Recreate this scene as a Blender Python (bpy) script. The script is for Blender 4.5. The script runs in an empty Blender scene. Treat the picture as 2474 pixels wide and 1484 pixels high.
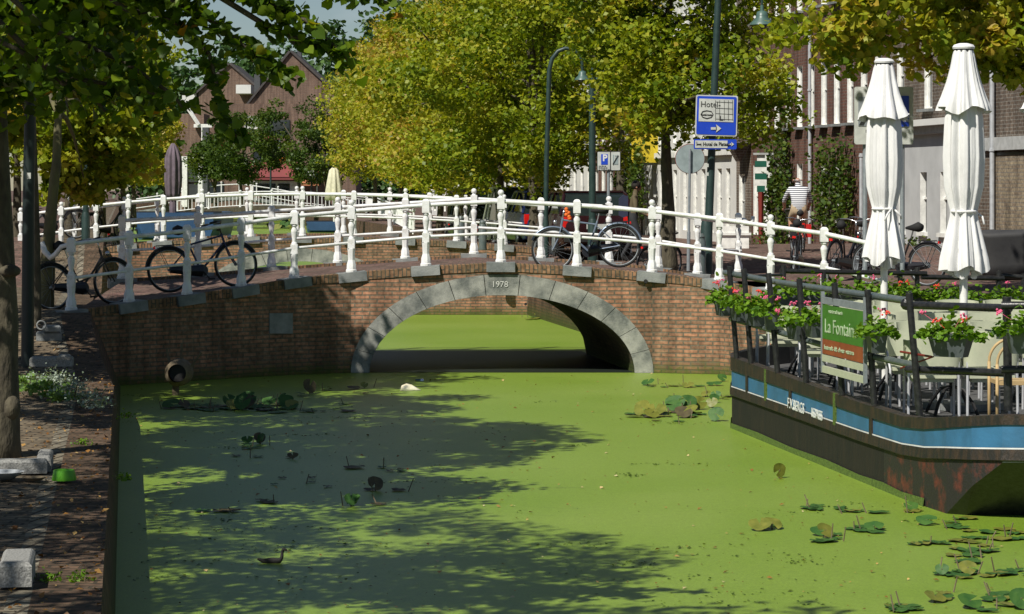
import bpy, math, random
import numpy as np
from mathutils import Vector, Matrix
R = math.radians
random.seed(7); RNG = np.random.default_rng(7)
sc = bpy.context.scene; COL = sc.collection
# ------------------------------------------------------------------ camera, world, sun
H = 3.0; FP = 6000.0; CX = 1237.0; HY = 450.0
cam = bpy.data.objects.new('camera', bpy.data.cameras.new('camera')); COL.objects.link(cam)
cam.location = (0, 0, H); cam.rotation_euler = (R(90), 0, 0)
cam.data.sensor_width = 36; cam.data.lens = FP/2474*36; cam.data.shift_y = -(742-HY)/2474
cam.data.clip_start = .2; cam.data.clip_end = 3000; sc.camera = cam
SUN = Vector((-.52, -.70, 1.0)).normalized()
wd = bpy.data.worlds.new('World'); sc.world = wd; wd.use_nodes = True
nt = wd.node_tree; nt.nodes.clear()
wo = nt.nodes.new('ShaderNodeOutputWorld'); bg = nt.nodes.new('ShaderNodeBackground'); sky = nt.nodes.new('ShaderNodeTexSky')
sky.sky_type = 'NISHITA'; sky.sun_disc = False; sky.sun_elevation = math.asin(SUN.z); sky.sun_rotation = math.atan2(SUN.x, SUN.y)
sky.air_density = 1.0; sky.dust_density = .1; sky.ozone_density = 3
tc = nt.nodes.new('ShaderNodeTexCoord'); mp = nt.nodes.new('ShaderNodeMapping'); mp.inputs['Scale'].default_value = (1.2, 1.2, 3.5)
ns = nt.nodes.new('ShaderNodeTexNoise'); ns.inputs['Scale'].default_value = 5; ns.inputs['Detail'].default_value = 7
cr = nt.nodes.new('ShaderNodeValToRGB'); cr.color_ramp.elements[0].position = .56; cr.color_ramp.elements[1].position = .9
mx = nt.nodes.new('ShaderNodeMixRGB'); mx.inputs[2].default_value = (11, 11.6, 12.4, 1)
L = nt.links.new
L(tc.outputs['Generated'], mp.inputs[0]); L(mp.outputs[0], ns.inputs['Vector']); L(ns.outputs['Fac'], cr.inputs[0])
L(cr.outputs[0], mx.inputs[0]); L(sky.outputs[0], mx.inputs[1]); L(mx.outputs[0], bg.inputs[0]); L(bg.outputs[0], wo.inputs[0])
bg.inputs[1].default_value = .052
sl = bpy.data.lights.new('sun', 'SUN'); sl.energy = 5.0; sl.angle = R(.5); sl.color = (1, .95, .86)
so = bpy.data.objects.new('sun', sl); COL.objects.link(so); so.rotation_euler = (-SUN).to_track_quat('-Z', 'Y').to_euler()
sc.view_settings.view_transform = 'Standard'; sc.view_settings.look = 'None'; sc.view_settings.exposure = 0.12; sc.view_settings.gamma = 1
sc.render.engine = 'CYCLES'
# ------------------------------------------------------------------ coordinates
def P(x, y, d): return Vector(((x-CX)*d/FP, d, H+(HY-y)*d/FP))      # picture point at depth d
def G(x, y, z=0): return P(x, y, FP*(H-z)/(y-HY))                   # picture point on a level
CA, SA = math.cos(R(8.85)), math.sin(R(8.85))
def C(X, Y, z=0): return Vector((CA*X-SA*Y, SA*X+CA*Y, z))          # canal frame: X across, Y along
def toC(u, d): return (CA*u+SA*d, -SA*u+CA*d)
def atX(x, X):
    t = (x-CX)/FP; return X/(CA*t+SA)
CROT = R(8.85)
# ------------------------------------------------------------------ materials
def nm(name):
    m = bpy.data.materials.new(name); m.use_nodes = True; t = m.node_tree
    b = t.nodes['Principled BSDF']; return m, t, b
def rgba(c): return (c[0], c[1], c[2], 1)
def mul(c, k): return tuple(min(1, x*k) for x in c)
def mat(name, c, rough=.6, c2=None, ns=6.0, det=5, bump=0, bs=40, metal=0, stretch=None, spec=.5, lo=.35, hi=.65):
    m, t, b = nm(name); N = t.nodes.new; l = t.links.new
    b.inputs['Roughness'].default_value = rough; b.inputs['Metallic'].default_value = metal
    b.inputs['Specular IOR Level'].default_value = spec
    if c2 is None: c, c2 = mul(c, .85), mul(c, 1.12)
    co = N('ShaderNodeTexCoord'); mpn = N('ShaderNodeMapping')
    if stretch: mpn.inputs['Scale'].default_value = stretch
    l(co.outputs['Object'], mpn.inputs[0])
    n = N('ShaderNodeTexNoise'); n.inputs['Scale'].default_value = ns; n.inputs['Detail'].default_value = det; n.inputs['Roughness'].default_value = .6
    l(mpn.outputs[0], n.inputs['Vector'])
    r = N('ShaderNodeValToRGB'); r.color_ramp.elements[0].position = lo; r.color_ramp.elements[1].position = hi
    r.color_ramp.elements[0].color = rgba(c); r.color_ramp.elements[1].color = rgba(c2)
    l(n.outputs['Fac'], r.inputs[0]); l(r.outputs[0], b.inputs['Base Color'])
    if bump:
        n2 = N('ShaderNodeTexNoise'); n2.inputs['Scale'].default_value = bs; n2.inputs['Detail'].default_value = 4; l(mpn.outputs[0], n2.inputs['Vector'])
        bp = N('ShaderNodeBump'); bp.inputs['Strength'].default_value = bump; bp.inputs['Distance'].default_value = .02
        l(n2.outputs['Fac'], bp.inputs['Height']); l(bp.outputs[0], b.inputs['Normal'])
    return m
def brick(name, c1, c2, mo, bw=.22, rh=.065, ms=.01, rot=0, dirt=(.05, .045, .03), da=.45, ns=1.3, rough=.85, bump=.5, bias=0, moss=None, mz=.25):
    m, t, b = nm(name); N = t.nodes.new; l = t.links.new; b.inputs['Roughness'].default_value = rough
    b.inputs['Specular IOR Level'].default_value = .25
    uv = N('ShaderNodeUVMap'); mpn = N('ShaderNodeMapping'); mpn.inputs['Rotation'].default_value = (0, 0, rot); l(uv.outputs[0], mpn.inputs[0])
    wn = N('ShaderNodeTexNoise'); wn.inputs['Scale'].default_value = 3.0; l(mpn.outputs[0], wn.inputs['Vector'])
    va = N('ShaderNodeVectorMath'); va.operation = 'MULTIPLY_ADD'; va.inputs[1].default_value = (.012, .012, 0); l(wn.outputs['Color'], va.inputs[0]); l(mpn.outputs[0], va.inputs[2])
    k = N('ShaderNodeTexBrick'); k.inputs['Scale'].default_value = 1; k.inputs['Brick Width'].default_value = bw; k.inputs['Row Height'].default_value = rh
    k.inputs['Mortar Size'].default_value = ms; k.inputs['Mortar Smooth'].default_value = .2; k.inputs['Bias'].default_value = bias
    k.inputs['Color1'].default_value = rgba(c1); k.inputs['Color2'].default_value = rgba(c2); k.inputs['Mortar'].default_value = rgba(mo)
    l(va.outputs[0], k.inputs['Vector'])
    co = N('ShaderNodeTexCoord')
    n = N('ShaderNodeTexNoise'); n.inputs['Scale'].default_value = ns; n.inputs['Detail'].default_value = 7; n.inputs['Roughness'].default_value = .65; l(co.outputs['Object'], n.inputs['Vector'])
    r = N('ShaderNodeValToRGB'); r.color_ramp.elements[0].position = .42; r.color_ramp.elements[1].position = .7; l(n.outputs['Fac'], r.inputs[0])
    ma = N('ShaderNodeMath'); ma.operation = 'MULTIPLY'; ma.inputs[1].default_value = da; l(r.outputs[0], ma.inputs[0])
    mi = N('ShaderNodeMixRGB'); l(ma.outputs[0], mi.inputs[0]); l(k.outputs['Color'], mi.inputs[1]); mi.inputs[2].default_value = rgba(dirt)
    sm = N('ShaderNodeMapping'); sm.inputs['Scale'].default_value = (2.6, 2.6, .22); l(co.outputs['Object'], sm.inputs[0]); sn = N('ShaderNodeTexNoise'); sn.inputs['Scale'].default_value = 1.6; sn.inputs['Detail'].default_value = 6; l(sm.outputs[0], sn.inputs['Vector'])
    sr = N('ShaderNodeMapRange'); sr.inputs[1].default_value = .35; sr.inputs[2].default_value = .62; sr.inputs[3].default_value = .62; sr.inputs[4].default_value = 1.12; l(sn.outputs['Fac'], sr.inputs[0]); h0 = N('ShaderNodeHueSaturation'); l(sr.outputs[0], h0.inputs['Value']); l(mi.outputs[0], h0.inputs['Color']); mi = h0
    out = mi
    n3 = N('ShaderNodeTexNoise'); n3.inputs['Scale'].default_value = 16; n3.inputs['Detail'].default_value = 5; l(co.outputs['Object'], n3.inputs['Vector'])
    hs = N('ShaderNodeHueSaturation'); r3 = N('ShaderNodeMapRange'); r3.inputs[1].default_value = .3; r3.inputs[2].default_value = .7; r3.inputs[3].default_value = .65; r3.inputs[4].default_value = 1.4
    l(n3.outputs['Fac'], r3.inputs[0]); l(r3.outputs[0], hs.inputs['Value']); l(mi.outputs[0], hs.inputs['Color']); out = hs
    if moss:
        ge = N('ShaderNodeNewGeometry'); sx = N('ShaderNodeSeparateXYZ'); l(ge.outputs['Position'], sx.inputs[0])
        ad = N('ShaderNodeMath'); ad.operation = 'MULTIPLY_ADD'; ad.inputs[1].default_value = -.5; l(n3.outputs['Fac'], ad.inputs[0]); l(sx.outputs['Z'], ad.inputs[2])
        mr = N('ShaderNodeMapRange'); mr.inputs[1].default_value = -.25; mr.inputs[2].default_value = mz-.25; mr.inputs[3].default_value = .85; mr.inputs[4].default_value = 0; l(ad.outputs[0], mr.inputs[0])
        m4 = N('ShaderNodeMixRGB'); l(mr.outputs[0], m4.inputs[0]); l(out.outputs[0], m4.inputs[1]); m4.inputs[2].default_value = rgba(moss); out = m4
    l(out.outputs[0], b.inputs['Base Color'])
    bp = N('ShaderNodeBump'); bp.inputs['Strength'].default_value = bump; bp.inputs['Distance'].default_value = .012; bp.invert = True
    mm = N('ShaderNodeMath'); mm.operation = 'MULTIPLY_ADD'; mm.inputs[1].default_value = -.5; l(n3.outputs['Fac'], mm.inputs[0]); l(k.outputs['Fac'], mm.inputs[2])
    l(mm.outputs[0], bp.inputs['Height']); l(bp.outputs[0], b.inputs['Normal'])
    return m
def leafmat(name, cols, tr=.45, rough=.45, tk=1.5):
    m, t, b = nm(name); N = t.nodes.new; l = t.links.new
    a = N('ShaderNodeAttribute'); a.attribute_name = 'tint'; r = N('ShaderNodeValToRGB')
    e = r.color_ramp.elements
    while len(e) < len(cols): e.new(.5)
    for i, (p, c) in enumerate(cols): e[i].position = p; e[i].color = rgba(c)
    l(a.outputs['Fac'], r.inputs[0]); l(r.outputs[0], b.inputs['Base Color']); b.inputs['Roughness'].default_value = rough; b.inputs['Specular IOR Level'].default_value = .25
    ts = N('ShaderNodeBsdfTranslucent'); mu = N('ShaderNodeMixRGB'); mu.blend_type = 'MULTIPLY'; mu.inputs[0].default_value = 1; l(r.outputs[0], mu.inputs[1]); mu.inputs[2].default_value = (1.5*tk/1.5, 1.4*tk/1.5, .5, 1)
    l(mu.outputs[0], ts.inputs[0]); ms = N('ShaderNodeMixShader'); ms.inputs[0].default_value = tr
    l(b.outputs[0], ms.inputs[1]); l(ts.outputs[0], ms.inputs[2]); l(ms.outputs[0], t.nodes['Material Output'].inputs[0])
    return m
M = {}
M['white'] = mat('white_paint', (.80, .81, .80), .42, (.50, .48, .42), 7, 9, lo=.48, hi=.80, bump=.15, bs=60)
M['brick'] = brick('bridge_brick', (.44, .215, .125), (.24, .14, .085), (.16, .135, .095), bw=.24, rh=.066, ms=.012, dirt=(.13, .10, .06), da=.6, moss=(.06, .09, .012), mz=.22, bump=.8)
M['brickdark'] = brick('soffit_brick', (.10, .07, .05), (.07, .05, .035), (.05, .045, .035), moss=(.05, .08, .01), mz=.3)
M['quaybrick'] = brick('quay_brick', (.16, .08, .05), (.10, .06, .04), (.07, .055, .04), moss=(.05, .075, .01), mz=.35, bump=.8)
M['coping'] = brick('soldier_brick', (.34, .18, .10), (.19, .12, .065), (.09, .08, .06), bw=.22, rh=.068, ms=.01, rot=R(90), dirt=(.08, .075, .04), da=.6, bump=.8)
M['paver'] = brick('street_pavers', (.19, .10, .085), (.13, .085, .07), (.08, .07, .055), bw=.2, rh=.07, ms=.008, dirt=(.14, .11, .08), da=.6, bump=.5)
M['paverY'] = brick('quay_pavers', (.24, .19, .125), (.15, .125, .09), (.05, .045, .035), bw=.21, rh=.1, ms=.012, dirt=(.10, .065, .035), da=.7, ns=2.2, bump=.9)
M['kerbrow'] = brick('kerb_course', (.26, .23, .17), (.18, .16, .12), (.05, .04, .03), bw=.3, rh=.14, ms=.014, rot=R(8.85+90), dirt=(.1, .08, .05), da=.5, bump=.9)
M['paverR'] = brick('edge_pavers', (.155, .095, .06), (.10, .068, .045), (.05, .042, .028), bw=.2, rh=.1, ms=.012, dirt=(.07, .05, .03), da=.75, ns=2.6, bump=.9)
M['stone'] = mat('grey_stone', (.30, .31, .30), .8, (.13, .145, .145), 3.2, 8, bump=.35, bs=70, stretch=(1, 1, 1), lo=.33, hi=.66)
M['arch'] = mat('arch_stone', (.36, .36, .32), .8, (.12, .13, .12), 3.4, 10, bump=.35, bs=60, lo=.36, hi=.62)
M['granite'] = mat('granite', (.34, .34, .32), .85, (.17, .17, .16), 60, 3, bump=.4, bs=80)
M['chisel'] = mat('chiselled', (.62, .62, .58), .9)
M['asphalt'] = mat('asphalt', (.085, .08, .078), .9, (.12, .11, .10), 4, bump=.2, bs=90)
M['bark'] = mat('bark', (.05, .042, .028), .9, (.11, .095, .06), 11, 10, bump=1.0, bs=26, stretch=(1, 1, .4))
M['barkY'] = mat('mossy_bark', (.16, .15, .06), .9, (.085, .075, .045), 5, 8, bump=.8, bs=20, stretch=(1, 1, .5))
M['black'] = mat('black_paint', (.012, .013, .014), .35, (.03, .03, .03), 20, bump=.15)
M['tubegrey'] = mat('greygreen_tube', (.075, .10, .10), .35, (.12, .14, .13), 9)
M['lampgreen'] = mat('lamp_green', (.016, .038, .034), .45, (.028, .055, .05), 7)
M['lampblack'] = mat('lamp_dark', (.008, .018, .016), .5)
M['lampshade'] = mat('lamp_shade_green', (.07, .13, .11), .4)
M['galv'] = mat('galvanised', (.30, .33, .35), .5, (.22, .25, .27), 12, metal=.2)
M['chrome'] = mat('chrome', (.6, .6, .62), .25, metal=.9)
M['rubber'] = mat('rubber', (.014, .014, .014), .8)
M['bikeblack'] = mat('bike_black', (.015, .015, .018), .3)
M['bikeblue'] = mat('bike_blue', (.012, .025, .085), .3)
M['bikesilver'] = mat('bike_silver', (.20, .25, .33), .3, metal=.4)
M['red'] = mat('red_paint', (.55, .02, .02), .4)
M['redlight'] = mat('tail_light', (.65, .015, .012), .15)
M['orange'] = mat('orange_cloth', (.8, .16, .02), .7)
M['cloth'] = mat('parasol_canvas', (.78, .78, .77), .85, (.66, .66, .65), 3, 7, bump=.7, bs=9, stretch=(1, 1, .35))
M['plum'] = mat('plum_canvas', (.17, .13, .16), .85, (.10, .08, .095), 2.5)
M['cream'] = mat('cream_canvas', (.60, .58, .42), .85)
M['chair'] = mat('sage_plastic', (.50, .52, .38), .45, (.44, .47, .34), 8)
M['chairleg'] = mat('brushed_leg', (.55, .56, .58), .4, metal=.3)
M['tabletop'] = mat('slatted_top', (.48, .48, .38), .55, (.36, .36, .28), 10)
M['iron'] = mat('cast_iron', (.012, .012, .013), .5)
M['deckm'] = mat('steel_deck', (.06, .06, .063), .8, (.10, .10, .10), 3, bump=.2)
M['hull'] = mat('tarred_hull', (.007, .007, .007), .7, (.024, .016, .011), 2.6, 8, bump=.3, bs=18, stretch=(4, 4, .6), lo=.35, hi=.8)
M['hullstripe'] = mat('blue_stripe', (.035, .12, .22), .45, (.045, .17, .32), 3.5, 7, bump=.1)
M['hullband'] = mat('rusty_band', (.017, .016, .014), .55, (.07, .04, .022), 4.5, 8, bump=.4, bs=30, stretch=(3, 3, 1), lo=.42, hi=.78)
M['bowstain'] = mat('worn_red_lead', (.022, .02, .018), .6, (.15, .035, .022), 5, 10, bump=.3, lo=.5, hi=.7)
M['greyp'] = mat('grey_primer', (.28, .28, .28), .6)
M['slime'] = mat('green_slime', (.05, .09, .01), .8, (.10, .16, .02), 30, bump=.6)
M['box'] = mat('planter_zinc', (.055, .065, .07), .45, (.10, .115, .12), 6)
M['signgreen'] = mat('sign_green', (.06, .19, .022), .5)
M['signrust'] = mat('sign_rust', (.28, .075, .025), .5)
M['signblue'] = mat('sign_blue', (.012, .055, .48), .35, (.016, .065, .52), 3)
M['signwhite'] = mat('sign_white', (.52, .54, .50), .45)
M['signgrey'] = mat('sign_back', (.27, .33, .33), .5)
M['ink'] = mat('ink', (.015, .015, .015), .6)
M['letter'] = mat('white_letter', (.75, .76, .74), .5)
M['palegreen'] = mat('pale_letter', (.42, .52, .34), .5)
M['glass'] = mat('window_glass', (.02, .025, .03), .06, (.05, .06, .065), .8, spec=.8)
M['carglass'] = mat('car_glass', (.02, .03, .03), .05, spec=.8)
M['wpaint'] = mat('window_white', (.78, .78, .74), .5)
M['plaster'] = mat('grey_plaster', (.50, .51, .51), .85, (.42, .43, .43), 1.5)
M['whiteplaster'] = mat('white_plaster', (.70, .70, .66), .85, (.62, .62, .60), 1.5)
M['bandstone'] = mat('band_stone', (.42, .43, .42), .85)
M['plinth'] = mat('dark_plinth', (.07, .075, .08), .8)
M['housered'] = brick('house_brick_red', (.17, .082, .06), (.125, .062, .048), (.15, .12, .10), bw=.22, rh=.085, ms=.011, da=.25, dirt=(.08, .04, .03), ns=.6, bump=.3)
M['housebrown'] = brick('house_brick_brown', (.17, .13, .10), (.12, .09, .07), (.24, .22, .19), bw=.25, rh=.085, ms=.012, da=.35, dirt=(.10, .08, .06), ns=.7, bump=.3)
M['houseyellow'] = brick('house_brick_yellow', (.33, .27, .18), (.22, .17, .12), (.20, .18, .15), bw=.25, rh=.085, ms=.012, da=.35, dirt=(.12, .09, .06), ns=.7, bump=.3)
M['gable'] = brick('far_brick', (.20, .13, .095), (.165, .105, .08), (.19, .15, .12), bw=.5, rh=.16, ms=.012, da=.2, ns=.2, bump=.1)
M['tile'] = mat('roof_tile', (.05, .045, .045), .8, (.08, .07, .065), 3)
M['otile'] = mat('orange_tile', (.5, .20, .09), .8, (.38, .14, .07), 4)
M['awning'] = mat('red_awning', (.22, .045, .045), .8, (.18, .04, .04), 1)
M['awningo'] = mat('orange_awning', (.52, .12, .05), .8)
M['blueboat'] = mat('boat_blue', (.018, .055, .13), .5, (.03, .085, .19), .9)
M['steel'] = mat('pipe_grey', (.42, .44, .46), .6)
M['cover'] = mat('black_cover', (.035, .035, .037), .75, (.05, .05, .05), 2, bump=.5, bs=4)
M['wicker'] = mat('wicker', (.48, .34, .16), .7)
M['skin'] = mat('skin', (.45, .24, .16), .6)
M['skindark'] = mat('skin_shade', (.30, .14, .09), .6)
M['hair'] = mat('dark_hair', (.02, .014, .01), .7)
M['shorts'] = mat('beige_shorts', (.55, .43, .28), .8)
M['jacket'] = mat('brown_jacket', (.11, .085, .045), .8)
M['trousers'] = mat('dark_trousers', (.025, .026, .03), .8)
M['pack'] = mat('navy_pack', (.018, .024, .06), .75)
M['feather'] = mat('dark_feather', (.007, .007, .007), .8, (.016, .014, .011), 30, bump=.3)
M['featherpale'] = mat('pale_throat', (.03, .026, .026), .8)
M['beak'] = mat('beak', (.25, .2, .1), .5)
M['greenplastic'] = mat('green_plastic', (.12, .42, .02), .4)
M['enamel'] = mat('enamel', (.62, .66, .70), .2, metal=.3)
M['dead'] = mat('dry_wood', (.12, .09, .055), .9, (.2, .16, .10), 12)
M['bag'] = mat('pale_bag', (.75, .68, .42), .6, (.8, .76, .6), 12, bump=.4, bs=20)
M['soil'] = mat('soil', (.06, .045, .03), .95, (.10, .075, .045), 9, bump=.6)
M['yellow'] = mat('yellow_paint', (.55, .42, .02), .5)
M['green_shut'] = mat('shutter_green', (.01, .10, .065), .5)
M['darkred'] = mat('dark_red_paint', (.20, .025, .018), .5)
M['leafR'] = leafmat('linden_leaf', [(0, (.07, .13, .008)), (.35, (.19, .26, .016)), (.7, (.34, .37, .03)), (.92, (.44, .40, .05)), (1, (.44, .28, .05))], tr=.42)
M['leafO'] = leafmat('linden_leaf_turning', [(0, (.08, .13, .010)), (.35, (.24, .29, .022)), (.7, (.41, .40, .045)), (.9, (.48, .37, .08)), (1, (.44, .24, .06))], tr=.42)
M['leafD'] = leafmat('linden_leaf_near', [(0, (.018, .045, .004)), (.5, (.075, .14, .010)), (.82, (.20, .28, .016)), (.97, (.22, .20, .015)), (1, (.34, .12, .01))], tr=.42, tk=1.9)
M['leafG'] = leafmat('green_leaf', [(0, (.025, .055, .010)), (.5, (.065, .115, .018)), (1, (.14, .18, .03))], tr=.35)
M['leafF'] = leafmat('forest_leaf', [(0, (.025, .06, .018)), (.5, (.05, .105, .028)), (1, (.10, .17, .045))], tr=.2)
M['leafB'] = leafmat('geranium_leaf', [(0, (.05, .12, .01)), (.5, (.12, .24, .016)), (1, (.20, .33, .03))], tr=.3)
M['leafS'] = leafmat('silver_leaf', [(0, (.10, .20, .03)), (.45, (.16, .26, .06)), (.55, (.20, .26, .19)), (1, (.32, .38, .31))], tr=.2)
M['pink'] = mat('pink_petals', (.75, .12, .25), .6)
M['coral'] = mat('coral_petals', (.80, .07, .04), .6)
M['fallen'] = leafmat('fallen_leaf', [(0, (.11, .04, .012)), (.5, (.30, .15, .04)), (.8, (.5, .33, .12)), (1, (.6, .5, .3))], tr=.1)
M['pad'] = mat('lily_pad', (.022, .08, .014), .6, (.055, .13, .02), 9, bump=.2, bs=20, spec=.35)
M['padold'] = mat('old_lily_pad', (.10, .12, .012), .5, (.20, .20, .03), 9)
M['padbrown'] = mat('withered_pad', (.045, .035, .02), .7, (.10, .08, .03), 9)
def watermat():
    m, t, b = nm('duckweed'); N = t.nodes.new; l = t.links.new
    co = N('ShaderNodeTexCoord')
    n1 = N('ShaderNodeTexNoise'); n1.inputs['Scale'].default_value = .35; n1.inputs['Detail'].default_value = 6; l(co.outputs['Object'], n1.inputs['Vector'])
    r1 = N('ShaderNodeValToRGB'); r1.color_ramp.elements[0].position = .3; r1.color_ramp.elements[1].position = .7
    r1.color_ramp.elements[0].color = (.165, .265, .022, 1); r1.color_ramp.elements[1].color = (.215, .31, .045, 1); l(n1.outputs['Fac'], r1.inputs[0])
    v = N('ShaderNodeTexNoise'); v.inputs['Scale'].default_value = 48; v.inputs['Detail'].default_value = 5; v.inputs['Roughness'].default_value = .8; l(co.outputs['Object'], v.inputs['Vector'])
    r2 = N('ShaderNodeMapRange'); r2.inputs[1].default_value = .3; r2.inputs[2].default_value = .7; r2.inputs[3].default_value = .60; r2.inputs[4].default_value = 1.36; l(v.outputs['Fac'], r2.inputs[0])
    v2 = N('ShaderNodeTexNoise'); v2.inputs['Scale'].default_value = 14; v2.inputs['Detail'].default_value = 8; v2.inputs['Roughness'].default_value = .75; l(co.outputs['Object'], v2.inputs['Vector'])
    r22 = N('ShaderNodeMapRange'); r22.inputs[1].default_value = .3; r22.inputs[2].default_value = .7; r22.inputs[3].default_value = .82; r22.inputs[4].default_value = 1.16; l(v2.outputs['Fac'], r22.inputs[0]); mm_ = N('ShaderNodeMath'); mm_.operation = 'MULTIPLY'; l(r2.outputs[0], mm_.inputs[0]); l(r22.outputs[0], mm_.inputs[1])
    hs = N('ShaderNodeHueSaturation'); l(r1.outputs[0], hs.inputs['Color']); l(mm_.outputs[0], hs.inputs['Value'])
    # thin streaks where the weed is torn, drawn out across the canal
    mp2 = N('ShaderNodeMapping'); mp2.inputs['Scale'].default_value = (.55, 2.4, 1); l(co.outputs['Object'], mp2.inputs[0])
    n2 = N('ShaderNodeTexNoise'); n2.inputs['Scale'].default_value = 2.2; n2.inputs['Detail'].default_value = 9; n2.inputs['Roughness'].default_value = .72; l(mp2.outputs[0], n2.inputs['Vector'])
    r3 = N('ShaderNodeMapRange'); r3.inputs[1].default_value = .62; r3.inputs[2].default_value = .72; r3.inputs[3].default_value = 0; r3.inputs[4].default_value = .75; l(n2.outputs['Fac'], r3.inputs[0])
    mi = N('ShaderNodeMixRGB'); l(r3.outputs[0], mi.inputs[0]); l(hs.outputs[0], mi.inputs[1]); mi.inputs[2].default_value = (.045, .075, .025, 1)
    l(mi.outputs[0], b.inputs['Base Color']); b.inputs['Roughness'].default_value = .42; b.inputs['Specular IOR Level'].default_value = .5
    bp = N('ShaderNodeBump'); bp.inputs['Strength'].default_value = .35; bp.inputs['Distance'].default_value = .004; l(v.outputs['Fac'], bp.inputs['Height']); l(bp.outputs[0], b.inputs['Normal'])
    return m
M['water'] = watermat()
def stripemat():
    m, t, b = nm('striped_shirt'); N = t.nodes.new; l = t.links.new
    co = N('ShaderNodeTexCoord'); s = N('ShaderNodeSeparateXYZ'); l(co.outputs['Object'], s.inputs[0])
    a = N('ShaderNodeMath'); a.operation = 'MULTIPLY'; a.inputs[1].default_value = 21; l(s.outputs['Z'], a.inputs[0])
    f = N('ShaderNodeMath'); f.operation = 'FRACT'; l(a.outputs[0], f.inputs[0]); g = N('ShaderNodeMath'); g.operation = 'GREATER_THAN'; g.inputs[1].default_value = .45; l(f.outputs[0], g.inputs[0])
    mi = N('ShaderNodeMixRGB'); mi.inputs[1].default_value = (.03, .035, .06, 1); mi.inputs[2].default_value = (.75, .76, .78, 1); l(g.outputs[0], mi.inputs[0]); l(mi.outputs[0], b.inputs['Base Color'])
    b.inputs['Roughness'].default_value = .8; return m
M['stripe'] = stripemat()
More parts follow.
